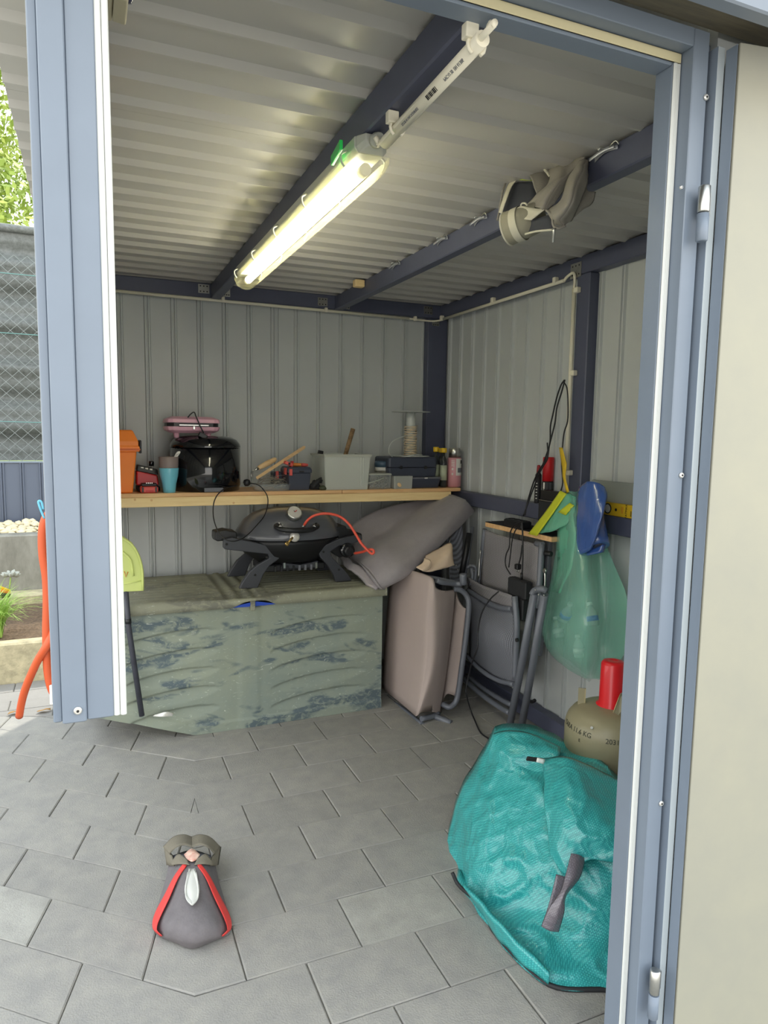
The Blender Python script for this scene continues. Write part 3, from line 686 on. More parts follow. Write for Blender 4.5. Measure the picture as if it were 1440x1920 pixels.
for k in range(4): arc_label(-.95, -.45, S+H_*(.72+k*.055), S+H_*(.74+k*.055), r+.0007, 'label_white', 'print_line', t, x, y, 4)

# ================================================================ lamp, conduit, cable
ZB = 2.021   # underside of roof beams
mat('lamp_grey', (180, 182, 172), .5); mat('tube_glow', (255, 250, 214), .3, emit=((255, 250, 226), 18.0))
mat('diffuser', (250, 244, 196), .1, alpha=.28, spec=.4)
LX, LY0, LY1 = .612, 1.555, 2.945
t = thing('strip_light', (LX, 2.25, ZB), 'lit fluorescent strip light under the roof beam', 'lamp')
def hexring(y, w, z0, z1): return [(LX-w, y, z1), (LX-w*1.0, y, z0+.012), (LX-w*.75, y, z0), (LX+w*.75, y, z0), (LX+w, y, z0+.012), (LX+w, y, z1)]
MB().rings([hexring(LY0, .040, 1.985, 2.0205), hexring(LY1, .040, 1.985, 2.0205)]).build('housing', 'lamp_grey', t, bevel=.003)
MB().rings([hexring(LY0-.028, .024, 1.994, 2.0195), hexring(LY0-.001, .038, 1.984, 2.0205)]).build('end_cap', 'lamp_grey', t, bevel=.003)
prof = [(-.046, 1.986), (-.046, 1.972), (-.036, 1.950), (-.018, 1.938), (0, 1.935), (.018, 1.938), (.036, 1.950), (.046, 1.972), (.046, 1.986)]
q = MB()
o_ = [[(LX+x_, y_, z_) for x_, z_ in prof] for y_ in (LY0, LY1)]
n_ = len(prof)
q.add(o_[0] + o_[1], [(i, i+1, n_+i+1, n_+i) for i in range(n_-1)] + [tuple(range(n_)), tuple(range(n_, 2*n_))[::-1]], False)
q.build('diffuser_cover', 'diffuser', t, fix=False)
MB().lathe((LX, LY0+.06, 1.964), [(.013, 0), (.013, LY1-LY0-.12)], 16, (0, 1, 0)).build('glow_tube', 'tube_glow', t)
for y_ in (LY0+.03, LY1-.058): MB().lathe((LX, y_, 1.964), [(.014, 0), (.014, .028)], 16, (0, 1, 0)).build('tube_holder', 'white', t)
for s_ in (-1, 1):
    for k in range(5):
        y_ = LY0 + .05 + k*(LY1-LY0-.1)/4
        MB().tube([(LX+s_*.040, y_, 2.006), (LX+s_*.055, y_, 1.995), (LX+s_*.053, y_, 1.978), (LX+s_*.046, y_, 1.968)], .0028, 6, smooth_path=3).build('clip', 'lamp_grey', t)
t2 = MB().obox((LX-.062, LY0+.06, 2.0), ((.12, 1, 0), (1, -.12, 0), (0, 0, 1)), (.05, .004, .011)).build('green_tab', mat('green', (36, 206, 90), .4), None, base=(LX-.06, LY0+.06, 2.0), bevel=.002)
tag(t2, 'bright green plastic tab beside the near end of the strip light', 'tab')
MB().lathe((LX, LY0-.028, 2.004), [(.016, 0), (.016, .012), (.013, .014), (.013, .022), (.008, .03)], 16, (0, -1, 0)).build('cable_gland', 'lamp_grey', t)
t = thing('conduit_pipe', (.602, 1.25, 2.0), 'short white conduit pipe under the roof beam before the lamp', 'pipe')
PZ = 1.99
MB().tube([at(u, v, z=PZ) for u, v in ((905, 72), (722, 268))], .013, 18).build('pipe', 'pvc', t)
MB().tube([(.600, LY0-.055, 2.002), at(712, 268, z=PZ), at(722, 258, z=PZ), at(905, 68, z=PZ), at(918, 50, z=PZ+.01), at(921, 44, z=PZ+.02)], .0058, 10, smooth_path=4).build('cable', 'pvc', t)
for u, v in ((893, 85), (745, 240)):
    c_ = at(u, v, z=PZ)
    MB().obox(c_ + V((-.012, 0, .018)), ((1,0,0),(0,1,0),(0,0,1)), (.012, .009, .012)).build('clip', 'pvc', t, bevel=.002)
    MB().tube([c_ + V((.016*math.cos(a), 0, .016*math.sin(a))) for a in [math.radians(d_) for d_ in range(-60, 241, 30)]], .0035, 6).build('clip_ring', 'pvc', t)
a, b = at(905, 72, z=PZ), at(722, 268, z=PZ); ax = (b-a).normalized()
sd = (a - CAM).normalized(); nn = (sd - ax*sd.dot(ax)).normalized()*-1
up_ = ax.cross(nn)
for k in range(9):
    c_ = a + (b-a)*(.36+k*.011); MB().obox(c_ + nn*.0132, (ax, up_, nn), (.0007+.0006*(k%3), .0045, .0003)).build('barcode_bar', 'print_black', t)
text('PVC-U 20  EN 61386', .0085, 'print_grey', 'print_line', t, frame_mtx(a + (b-a)*.20 + nn*.0132, -ax, -up_))
text('25/320 N HALOGENFREE', .0075, 'print_grey', 'print_line', t, frame_mtx(a + (b-a)*.64 + nn*.0132, -ax, -up_))
# white pipe runs along walls
YW = YB - .008
pw = thing('wall_conduit', (1.0, YW, 2.0), 'white conduit running along the top of the back and right walls', 'pipe')
za = at(213, 545, y=YW).z; zb_ = at(773, 598, y=YW).z
MB().tube([(-.03, YW, za+.001), (1.70, YW, zb_+.001)], .008, 10).build('pipe', 'pvc', pw)
MB().tube([(1.70, YW, zb_), (1.79, YW-.001, zb_-.003), (1.845, YW-.01, zb_-.004), (1.887, YW-.04, zb_)], .005, 8, smooth_path=4).build('cable', 'pvc', pw)
XW = WF - .010
p0 = at(832, 598, x=XW); p1 = at(1058, 526, x=XW)
MB().tube([p0, p1], .008, 10).build('pipe', 'pvc', pw)
yv = at(1070, 700, x=XW).y
MB().tube([p1, (XW, p1.y-.02, p1.z+.012), (XW, yv+.012, p1.z+.02), (XW, yv, p1.z-.005), (XW, yv, p1.z-.06)], .006, 10, smooth_path=5).build('cable_bend', 'pvc', pw)
MB().tube([(XW, yv, p1.z-.045), (XW, yv, 1.12)], .009, 12).build('pipe', 'pvc', pw)
for z_ in (1.96, 1.62, 1.20): MB().cbox((XW-.012, yv-.034, z_-.011), (XW+.009, yv-.008, z_+.011), .002).build('clip', 'pvc', pw)
for u, v in ((418, 562), (611, 582), (778, 598)):
    c_ = at(u, v, y=YW); MB().cbox((c_.x-.008, YW-.012, c_.z-.01), (c_.x+.008, YW+.007, c_.z+.014), .002).build('clip', 'pvc', pw)
for u, v in ((1042, 528), (925, 565), (829, 598)):
    c_ = at(u, v, x=XW); MB().cbox((XW-.012, c_.y-.01, c_.z-.009), (XW+.009, c_.y+.01, c_.z+.018), .002).build('clip', 'pvc', pw)
# perforated steel angle brackets
def plate(name_label, c, ux, uz, w, h, nrm):
    t = thing('perforated_bracket', c, name_label, 'bracket', 'perforated steel brackets on the frame')
    c = V(c); ux = V(ux); uz = V(uz); nrm = V(nrm)
    MB().obox(c, (ux, uz, nrm), (w/2, h/2, .0012)).build('plate', 'steel', t)
    for i in (-.3, 0, .3):
        for j in (-.3, .3):
            MB().lathe(c + ux*i*w + uz*j*h + nrm*.0013, [(.0035, 0), (.0035, .0003)], 8, nrm).build('hole', 'hole', t)
    return t
yb_ = YB - .0015
for u, v, lab in ((382, 540, 'perforated steel bracket left of the far end of the lamp beam'), (425, 548, 'perforated steel bracket right of the far end of the lamp beam'), (605, 566, 'perforated steel bracket left of the far end of the second roof beam'), (650, 572, 'perforated bracket sliver right of the far end of the second roof beam'), (803, 582, 'perforated steel bracket at the top of the corner post')):
    c_ = at(u, v, y=yb_); w_ = .055 if u not in (425, 650) else .035
    plate(lab, (c_.x, yb_, min(max(c_.z, 2.045), 2.07)), (1,0,0), (0,0,1), w_, .044, (0,-1,0))
c_ = at(1080, 507, x=WF-.0015); plate('steel plate with four screws where the right post meets the top beam', (WF-.0015, c_.y, c_.z), (0,1,0), (0,0,1), .07, .06, (-1,0,0))
c_ = at(817, 606, y=yb_); plate('perforated steel plate on the corner post below the white conduit', (c_.x, yb_, c_.z), (1,0,0), (0,0,1), .045, .03, (0,-1,0))
# wire clips on beam 2
mat('clip_steel', (190, 192, 198), .35, .5)
for k, (u, v, lab) in enumerate(((740, 496, 'small metal spring clip on the second beam nearest the back wall'), (826, 452, 'metal spring clip on the second beam behind the grey bag, second from back'), (897, 412, 'metal spring clip on the second beam just behind the grey bag'), (1132, 280, 'metal spring clip on the second beam in front of the grey bag'))):
    c_ = at(u, v, x=1.244)
    c_.z = 2.085
    t = thing('spring_clip', c_, lab, 'clip', 'spring clips on the second roof beam')
    for s_ in (-1, 1):
        MB().patch([[c_ + V((s_*.006, -.045, .0+s_*.002)), c_ + V((s_*.003, 0, .006)), c_ + V((s_*.009, .045, -.002+s_*.003))], [c_ + V((s_*.006, -.045, -.009)), c_ + V((s_*.003, 0, -.004)), c_ + V((s_*.009, .045, -.012))]], 4, 1, (.0012, 0, 0)).build('jaw', 'clip_steel', t)
    MB().tube([c_ + V((-.012, .004, 0)), c_ + V((-.012, .0, .006)), c_ + V((.01, -.004, .004))], .003, 6, smooth_path=3).build('spring', 'steel', t)
    MB().tube([c_ + V((-.006, -.03, 0)), c_ + V((-.010, -.055, .004)), c_ + V((-.004, -.062, -.006))], .002, 6, smooth_path=3).build('wire_handle', 'steel', t)
c_ = at(675, 523, x=1.235); t = MB().cbox((1.205, c_.y-.02, 2.06), (1.2535, c_.y+.02, 2.094), .003).build('wood_block', 'pine', None, base=c_); tag(t, 'small pale wooden block between roof sheet and second beam', 'block')
# sensor at top left
c_ = at(222, 14, y=1.25)
t = thing('wall_sensor', (c_.x, 1.25, c_.z), 'beige curved sensor housing at the top of the left door jamb', 'sensor')
xa, xb = at(199, 10, y=1.25).x, at(236, 10, y=1.25).x; zb_ = at(220, 29, y=1.25).z
m_ = mat('beige', (180, 172, 146), .5)
MB().prism([(xa, 1.22, zb_+.004), (xa+.008, 1.22, zb_+.004), (xa+.018, 1.22, zb_+.03), (xa+.018, 1.22, zb_+.12), (xa, 1.22, zb_+.12)], (0, .06, 0)).build('bracket', m_, t, bevel=.002)
MB().prism([(xa+.009, 1.205, zb_+.002), (xb, 1.205, zb_), (xb+.002, 1.205, zb_+.008), (xb-.001, 1.205, zb_+.03), (xb-.001, 1.205, zb_+.12), (xa+.02, 1.205, zb_+.12), (xa+.02, 1.205, zb_+.03)], (0, .07, 0)).build('housing', m_, t, bevel=.002)
MB().lathe((xb+.0, 1.235, zb_+.045), [(.03, 0), (.028, .008), (.015, .016)], 24, (1, 0, 0)).build('lens', mat('lens', (60, 62, 88), .2), t)
# ================================================================ CHEST
CT = .62
def dirt_mat(name, a, b, c_, rough=.7):
    """grey-green plastic with smeared dark wet patches and pale scratches"""
    m = mat(name, a, rough); n = m.node_tree; L = n.links.new; p = n.nodes['Principled BSDF']
    tc = n.nodes.new('ShaderNodeTexCoord')
    def nz(scale, st, det=6, dist=0):
        mp = n.nodes.new('ShaderNodeMapping'); mp.inputs['Scale'].default_value = st; L(tc.outputs['Object'], mp.inputs[0])
        q = n.nodes.new('ShaderNodeTexNoise'); q.inputs['Scale'].default_value = scale; q.inputs['Detail'].default_value = det
        q.inputs['Distortion'].default_value = dist; q.inputs['Roughness'].default_value = .7; L(mp.outputs[0], q.inputs['Vector']); return q.outputs[0]
    def ramp(src, lo, hi):
        r = n.nodes.new('ShaderNodeValToRGB'); r.color_ramp.elements[0].position = lo; r.color_ramp.elements[1].position = hi; L(src, r.inputs[0]); return r.outputs[0]
    def mix(f, x, y, mode='MIX'):
        q = n.nodes.new('ShaderNodeMix'); q.data_type = 'RGBA'; q.blend_type = mode
        L(f, q.inputs[0]) if not isinstance(f, float) else setattr(q.inputs[0], 'default_value', f)
        for i, s_ in ((6, x), (7, y)):
            if isinstance(s_, tuple): q.inputs[i].default_value = s_
            else: L(s_, q.inputs[i])
        return q.outputs[2]
    base = mix(ramp(nz(2.2, (1, 1, 1)), .35, .7), lin(a), lin(b))
    mul = n.nodes.new('ShaderNodeMath'); mul.operation = 'MULTIPLY'
    L(ramp(nz(2.6, (1, 1, 3.0), 3, .5), .52, .58), mul.inputs[0]); L(ramp(nz(26, (1, 1, 1.5), 6, .8), .38, .52), mul.inputs[1])
    c1 = mix(mul.outputs[0], base, lin(c_))
    sc_ = ramp(nz(12, (1.2, 1, 3), 9, 3.5), .60, .72)
    c2 = mix(sc_, c1, lin((206, 210, 198)))
    L(c2, p.inputs['Base Color'])
    return m
dirt_mat('chest_green', (142, 149, 132), (126, 138, 131), (84, 98, 104))
dirt_mat('chest_lid', (146, 147, 126), (122, 122, 108), (116, 116, 104), .75)
FY = 3.062; xr = 1.30
cl_ = at(165, 1344, y=FY); zl0 = cl_.z; xl0 = cl_.x
t = thing('storage_chest', (.63, 3.34, 0), 'large weathered grey-green plastic storage chest under the shelf', 'chest')
def zbot(x): return max(0.0, (0.397 - x) / (0.397 - xl0) * zl0)
MB().prism([(xl0, FY+.038, zl0), (.397, FY+.038, 0.001), (xr-.004, FY+.038, 0.001), (xr-.004, FY+.038, .57), (xl0, FY+.038, .57)], (0, .53, 0)).build('body', 'chest_green', t)
q = MB(); NX, NZ = 170, 100
def relief(x, z):
    d = 0
    for cx_, hw in ((.30, .21), (.98, .24)):
        for k in range(5):
            cz = .095 + k*.088 + .02*((x-cx_)/hw); u_ = (x-cx_)/hw
            if abs(u_) < 1:
                hh = .034*(1-u_*u_)**.6; w_ = (z-cz)/max(hh, 1e-4)
                if -1 < w_ < 1: d = min(d, -.020*(1-u_*u_)**.6*(w_*.5+.5)*min(1, (1-w_)*9))
    if abs(x-.645) < .055: d += .003*min(1, (.055-abs(x-.645))/.02)
    return d
vs = []
for j in range(NZ+1):
    for i in range(NX+1):
        x = xl0 + (xr-xl0)*i/NX; z0_ = zbot(x); z = z0_ + (.572-z0_)*j/NZ
        y_ = FY + .012 - relief(x, z) + .002*noise.noise(V((x*9, 0, z*9))) - (.006 if z < z0_+.045 else 0)
        vs.append((x, min(y_, FY+.036), z))
q.add(vs, [(j*(NX+1)+i, j*(NX+1)+i+1, (j+1)*(NX+1)+i+1, (j+1)*(NX+1)+i) for j in range(NZ) for i in range(NX)], True)
q.build('front_panel', 'chest_green', t, fix=False)
# side panel with two shallow recesses
MB().cbox((xr-.0035, FY+.03, .01), (xr+.004, 3.60, .565), .003).build('side_panel', 'chest_green', t)
# lid: ribbed top and dented front edge
q = MB(); NX, NY = 130, 40
def lidz(x, y):
    g_ = 0
    if (.03 < x < .52 or .74 < x < 1.25): g_ = -.008*max(0, math.sin((y-3.06)*2*math.pi/.052))**.5 if 3.10 < y < 3.58 else 0
    if .54 < x < .72: g_ = -.006*(1 if math.sin((x-.54)*2*math.pi/.06) > 0 else 0)
    dent = -.012*math.exp(-((x-.60)/.16)**2 - ((y-3.06)/.07)**2) 
    return CT + g_ + dent
def lidgap(x): return .030*math.exp(-((x-.665)/.080)**4)
rows = []
xs_ = [-.035 + (xr+.012+.035)*i/NX for i in range(NX+1)]
def row(f): return [f(x) for x in xs_]
R = [row(lambda x: V((x, FY-.010+.004, .572+lidgap(x)))), row(lambda x: V((x, FY-.018-lidgap(x)*.6, .573+lidgap(x)))), row(lambda x: V((x, FY-.018-lidgap(x)*.4, .595+lidgap(x)*.6))), row(lambda x: V((x, FY-.014, CT-.006))), row(lambda x: V((x, FY-.006, lidz(x, FY))))]
for j in range(1, NY+1):
    y_ = FY + (3.63-FY)*j/NY; R.append([V((x, y_, lidz(x, y_))) for x in xs_])
R += [row(lambda x: V((x, 3.635, .575))), row(lambda x: V((x, 3.60, .574)))]
n_ = len(xs_); vs = [p_ for r_ in R for p_ in r_]
fs = [(j*n_+i, j*n_+i+1, (j+1)*n_+i+1, (j+1)*n_+i) for j in range(len(R)-1) for i in range(n_-1)]
fs += [tuple(j*n_ for j in range(len(R)))[::-1], tuple(j*n_+n_-1 for j in range(len(R)))]
q.add(vs, fs, True); q.build('lid', 'chest_lid', t, fix=False)
MB().cbox((.645, FY-.024, .555), (.665, FY-.003, .60), .002).build('hasp', 'chest_lid', t)
bt = MB().patch([[(.555, FY-.006, .572), (.61, FY-.012, .586), (.66, FY-.015, .594), (.71, FY-.012, .588), (.775, FY-.006, .572)], [(.555, FY-.004, .5725), (.61, FY-.008, .5725), (.66, FY-.010, .5725), (.71, FY-.008, .5725), (.775, FY-.004, .5725)]], 5, 4, wr=.002, ws=40).build('blue_tarp', mat('blue_tarp', (50, 84, 190), .35), None, base=(.66, FY, .58))
tag(bt, 'edge of a blue plastic sheet poking out under the dented chest lid', 'tarp')
t['label'] = 'large weathered grey-green plastic storage chest under the shelf'
# upside-down dustpan on its pole
mat('lime', (196, 208, 124), .45); mat('pole', (66, 68, 78), .5, var=.3, vs=20)
Y = 3.018
t = thing('long_dustpan', at(252, 1150, y=Y), 'lime green dustpan upside down on a dark pole leaning by the chest', 'dustpan')
outl = [(200, 1000), (232, 1006), (248, 1018), (262, 1040), (269, 1068), (270, 1108), (232, 1110), (200, 1112)]
MB().prism(P3(outl, y=Y-.006), (0, .012, 0)).build('pan', 'lime', t, bevel=.003)
MB().tube(P3([(228, 1008), (247, 1021), (260, 1042), (267, 1070), (268, 1106)], y=Y-.012), .005, 8, smooth_path=3).build('rim', 'lime', t)
MB().tube(P3([(232, 1095), (268, 1088)], y=Y-.008), .0025, 6).build('fold', 'lime', t)
MB().tube(P3([(230, 1035), (245, 1050), (250, 1080)], y=Y-.008), .005, 6, smooth_path=3).build('fold', 'lime', t)
MB().tube(P3([(233, 1071), (236, 1082), (240, 1072)], y=Y-.008), .0018, 5).build('mark', 'tool_orange', t)
MB().tube([at(236, 1108, y=Y+.004), at(241, 1175, y=Y+.006), at(266, 1342, y=3.02)], [.0105, .0115, .0115], 14).build('pole', 'pole', t)
MB().lathe(at(240, 1160, y=Y+.005), [(.013, 0), (.013, .02)], 14, at(241, 1175, y=Y) - at(236, 1108, y=Y)).build('pole_collar', 'black', t)
p = at(308, 1339, y=3.02)
t = MB().patch([[at(287, 1343, y=3.03), at(305, 1344, y=3.0), at(324, 1343, y=3.03)], [at(290, 1341, y=3.03), at(310, 1336, y=3.0), at(325, 1338, y=3.03)]], 6, 4, (0, .01, 0)).build('white_scoop', 'white', None, base=p)
tag(t, 'small white plastic scoop lying against the foot of the chest', 'scoop')

# ================================================================ GRILL
mat('grill_lid', (84, 86, 92), .3, coat=.4); mat('grill_black', (22, 23, 26), .45); mat('grill_arm', (58, 60, 66), .4)
mat('hose_red', (222, 84, 62), .4); mat('brass', (190, 160, 96), .3, .8); mat('dial', (216, 212, 204), .3, .3)
gx = at(541, 1000, y=3.36).x; GY = 3.36
t = thing('gas_grill', (gx, GY, CT), 'dark grey domed table gas grill standing on the storage chest', 'grill')
zs = at(444, 1003, y=GY).z; ga = (at(638, 1000, y=GY).x - at(444, 1000, y=GY).x)/2; gb_ = .205; gh = .985 - zs
prof = [(1.0, -.010), (1.01, 0), (.985, .02), (.93, gh*.32), (.84, gh*.56), (.70, gh*.78), (.5, gh*.93), (.25, gh*.99), (.001, gh)]
MB().lathe((gx, GY, zs), [(r_*ga, h_) for r_, h_ in prof], 56, sy=gb_/ga, cap=False).build('lid', 'grill_lid', t)
MB().lathe((gx, GY, zs-.135), [(ga*.30, 0), (ga*.62, .006), (ga*.84, .045), (ga*.93, .10), (ga*.955, .124)], 56, sy=gb_/ga).build('bowl', 'grill_black', t)
def gq(p, y): return [at(390 + a/4.5, 930 + b/4.5, y=y) for a, b in p]
la = [(130, 440), (132, 368), (210, 352), (400, 392), (580, 436), (618, 462), (622, 500), (596, 535), (520, 590), (470, 660), (420, 778), (264, 786), (286, 735), (350, 640), (420, 580), (520, 525), (508, 492), (330, 472), (150, 452)]
FYg = 3.21
MB().prism(gq(la, FYg), (0, .028, 0)).build('leg_frame', 'grill_arm', t, bevel=.004)
MB().prism([p_ + V((0, .30, 0)) for p_ in gq(la, FYg)], (0, .028, 0)).build('leg_frame', 'grill_arm', t, bevel=.004)
ra = [(935, 480), (945, 445), (1010, 405), (1110, 362), (1200, 340), (1295, 330), (1300, 372), (1220, 405), (1110, 420), (1035, 470), (1045, 515), (1120, 590), (1180, 655), (1216, 716), (1080, 726), (1062, 668), (1010, 585), (950, 520)]
MB().prism(gq(ra, FYg), (0, .028, 0)).build('leg_frame', 'grill_arm', t, bevel=.004)
MB().prism([p_ + V((0, .30, 0)) for p_ in gq(ra, FYg)], (0, .028, 0)).build('leg_frame', 'grill_arm', t, bevel=.004)
for pt in ((158, 407), (572, 492), (398, 667), (497, 517), (975, 472), (1105, 622)):
    MB().lathe(gq([pt], FYg-.001)[0], [(.006, 0), (.005, .001)], 12, (0, -1, 0)).build('bolt', 'hole', t)
MB().prism(gq([(58, 370), (60, 305), (150, 288), (245, 305), (250, 362), (200, 368), (80, 385)], 3.25), (0, .10, 0)).build('side_grip', 'black', t, bevel=.006)
MB().prism(gq([(1075, 262), (1165, 252), (1180, 290), (1240, 300), (1300, 318), (1305, 375), (1100, 360)], 3.26), (0, .14, 0)).build('side_grip', 'black', t, bevel=.006)
MB().prism(gq([(1010, 455), (1090, 400), (1180, 400), (1190, 500), (1110, 520)], 3.245), (0, .05, 0)).build('knob_mount', 'grill_black', t, bevel=.004)
kc = gq([(1180, 460)], 3.20)[0]
MB().lathe(kc, [(.034, -.02), (.038, -.012), (.036, 0), (.026, .002)], 28, (0, -1, 0)).build('knob_bezel', 'black_gloss', t)
k_ = MB().lathe(kc, [(.026, .002), (.024, .022), (.018, .026)], 24, (0, -1, 0)).build('knob', 'black', t)
MB().obox(kc + V((0, -.028, 0)), ((1,0,0),(0,1,0),(0,0,1)), (.004, .003, .02)).build('knob_grip', 'black', k_)
# handle, thermometer
hz = gq([(750, 262)], 3.13)[0]
hp = [gq([(585, 248)], 3.20)[0], gq([(578, 262)], 3.17)[0], gq([(640, 285)], 3.13)[0], gq([(750, 292)], 3.12)[0], gq([(860, 285)], 3.13)[0], gq([(918, 258)], 3.17)[0], gq([(912, 245)], 3.20)[0]]
MB().tube(hp, .0125, 12, smooth_path=5).build('handle', 'black', t)
for u_ in (610, 895): MB().tube([gq([(u_, 240)], 3.19)[0], gq([(u_, 262)], 3.14)[0]], .007, 10).build('handle_bracket', 'steel', t)
tc_ = gq([(731, 140)], 3.20)[0]; ny = V((.05, -.80, .6)).normalized()
# seat the dial on the lid surface
MB().lathe(tc_, [(.036, -.03), (.0365, .0), (.036, .004), (.032, .006)], 32, ny).build('thermometer', 'steel', t)
td = MB().lathe(tc_ + ny*.0062, [(.031, 0), (.031, .0006)], 32, ny).build('dial', 'dial', t)
MB().obox(tc_ + ny*.0072, (V((1, 0, .8)).normalized(), ny, V((-.8, 0, 1))), (.012, .0004, .0016)).build('needle', 'red', td)
MB().obox(tc_ + ny*.0072, (V((1, 0, -1)).normalized(), ny, V((1, 0, 1))), (.009, .0004, .0012)).build('mark', 'print_black', td)
# drip tray and under parts
tp = gq([(640, 560), (925, 545), (928, 600), (650, 615)], 3.25)
MB().prism(gq([(632, 562), (680, 568), (780, 580), (870, 562), (928, 546), (930, 602), (780, 608), (634, 618)], 3.25), (0, .20, 0)).build('drip_tray', 'grill_arm', t, bevel=.003)
for a_ in (645, 915): MB().prism(gq([(a_-8, 562), (a_+8, 560), (a_+8, 608), (a_-8, 612)], 3.243), (0, .006, 0)).build('tray_clip', 'steel', t)
MB().cbox((gx-.16, GY-.10, zs-.175), (gx+.16, GY+.10, zs-.138), .006).build('burner_box', 'grill_black', t)
for k in range(7): MB().cbox((gx-.10+k*.03, GY-.115, zs-.172), (gx-.09+k*.03, GY-.1005, zs-.145), .001).build('vent_fin', 'print_grey' if k > 3 else 'black', t)
# regulator, valve, hose
rg = gq([(732, 345)], 3.135)[0]
t2 = thing('gas_regulator', rg, 'round silver gas regulator hooked on the grill handle with orange-red hose', 'regulator')
MB().lathe(rg, [(.020, -.012), (.0235, -.006), (.0235, .004), (.018, .008), (.007, .011)], 28, (0, -1, .1)).build('body', 'dial', t2)
va = gq([(715, 350)], 3.118)[0]; vb = gq([(672, 398)], 3.105)[0]
MB().tube([va, vb], .0055, 10).build('stem', 'brass', t2)
MB().lathe(vb, [(.007, -.004), (.010, 0), (.010, .010), (.007, .013)], 8, vb - va, smooth=False).build('union_nut', 'brass', t2)
hs = [(812, 246), (840, 205), (890, 168), (960, 150), (1040, 152), (1120, 178), (1190, 238), (1245, 320), (1290, 395), (1335, 445), (1378, 486), (1398, 478), (1392, 455), (1360, 452), (1300, 472), (1240, 484)]
ys_ = [3.14, 3.12, 3.11, 3.10, 3.09, 3.08, 3.06, 3.045, 3.03, 3.015, 3.005, 3.0, 3.005, 3.02, 3.08, 3.15]
MB().tube([gq([p_], y_)[0] for p_, y_ in zip(hs, ys_)], .0062, 10, smooth_path=5).build('hose', 'hose_red', t2)
MB().tube([gq([(812, 246)], 3.14)[0], gq([(795, 266)], 3.14)[0]], .0055, 10).build('ferrule', 'steel', t2)
MB().tube([gq([(1245, 483)], 3.15)[0], gq([(1228, 486)], 3.16)[0]], .0055, 10).build('ferrule', 'steel', t2)

# ================================================================ CUSHION
mat('cushion', (150, 144, 146), .85, var=.08, vs=30, bump=.25, bs=260, sheen=.2)
def c3(l): return [at(u, v, y=y) for u, v, y in l]
rows = [c3([(648, 1030, 3.44), (660, 1048, 3.36), (672, 1054, 3.30), (682, 1062, 3.14), (700, 1082, 3.02), (714, 1101, 2.99), (722, 1104, 3.03)]),
        c3([(658, 988, 3.48), (680, 1012, 3.40), (696, 1020, 3.33), (714, 1032, 3.14), (740, 1058, 3.0), (752, 1084, 2.98), (756, 1086, 3.03)]),
        c3([(700, 960, 3.49), (715, 990, 3.42), (722, 1003, 3.37), (744, 1012, 3.20), (776, 1032, 3.05), (792, 1052, 3.03), (796, 1052, 3.09)]),
        c3([(745, 946, 3.495), (757, 966, 3.44), (768, 972, 3.37), (784, 985, 3.20), (814, 1000, 3.09), (830, 1016, 3.09), (834, 1015, 3.14)]),
        c3([(790, 938, 3.50), (794, 946, 3.45), (800, 952, 3.38), (815, 960, 3.25), (845, 970, 3.15), (864, 984, 3.17), (867, 982, 3.22)]),
        c3([(830, 927, 3.50), (836, 928, 3.45), (842, 928, 3.38), (852, 930, 3.30), (872, 938, 3.23), (888, 955, 3.24), (889, 962, 3.28)])]
t = thing('seat_cushion', at(730, 1090, y=3.1), 'grey tufted cushion pad folded and leaning right of the grill', 'cushion')
tf_ = [at(u, v, y=y) for u, v, y in ((722, 1003, 3.36), (777, 967, 3.36), (748, 1017, 3.16), (804, 972, 3.21))]
MB().patch(rows, 9, 8, (.012, .06, -.02), wr=.005, ws=5, seed=2, dim=[(p_, .028, (.005, .026, .006)) for p_ in tf_]).build('pad', 'cushion', t)
e = c3([(640, 1040, 3.38), (655, 1062, 3.24), (675, 1075, 3.14), (693, 1094, 3.06), (712, 1103, 3.01)])
MB().patch([[p_ + V((-.012, 0, -.005)) for p_ in e], [p_ + V((.02, .01, .02)) for p_ in e]], 6, 3, (.01, .04, -.012), wr=.008, ws=16).build('lower_fold', 'cushion', t)
sm_ = [p_ for p_ in rows[0]]
MB().tube([p_ + V((-.004, -.004, 0)) for p_ in sm_], .0035, 6, smooth_path=6).build('seam', 'cushion', t)
MB().tube([rows[-1][i] + V((.003, -.002, 0)) for i in range(1, 5)], .003, 6, smooth_path=6).build('seam', 'cushion', t)
# ================================================================ FOLDED SUN LOUNGERS
mat('taupe', (172, 157, 151), .7, var=.05, vs=6, bump=.15, bs=300); mat('tube_grey', (110, 114, 123), .38, .1); mat('beige_cloth', (206, 184, 160), .85)
t = thing('folded_lounger', (1.40, 2.95, 0), 'taupe fabric lounger folded upright against the right end of the chest', 'lounger')
rows = [c3([(735, 1065, 3.19), (772, 1070, 3.0), (800, 1080, 2.86), (810, 1087, 2.825), (815, 1103, 2.81), (832, 1109, 2.835), (853, 1106, 2.88)]),
        c3([(728, 1120, 3.2), (768, 1130, 2.99), (795, 1138, 2.85), (806, 1140, 2.815), (818, 1142, 2.805), (834, 1143, 2.83), (850, 1140, 2.88)]),
        c3([(720, 1220, 3.22), (764, 1235, 2.99), (792, 1245, 2.84), (803, 1247, 2.81), (815, 1247, 2.80), (828, 1246, 2.83), (838, 1240, 2.88)]),
        c3([(716, 1290, 3.24), (755, 1322, 2.99), (776, 1340, 2.84), (781, 1342, 2.81), (788, 1336, 2.80), (806, 1334, 2.83), (824, 1338, 2.88)])]
MB().patch(rows, 5, 6, (.012, .006, 0), wr=.002, ws=6).build('fabric', 'taupe', t)
def tb(pts, r, name, par, m='tube_grey', sp_=4): return MB().tube([at(u, v, y=y) for u, v, y in pts], r, 12, smooth_path=sp_).build(name, m, par)
tb([(718, 1306, 3.25), (760, 1334, 3.0), (792, 1360, 2.82)], .0135, 'frame_tube', t)
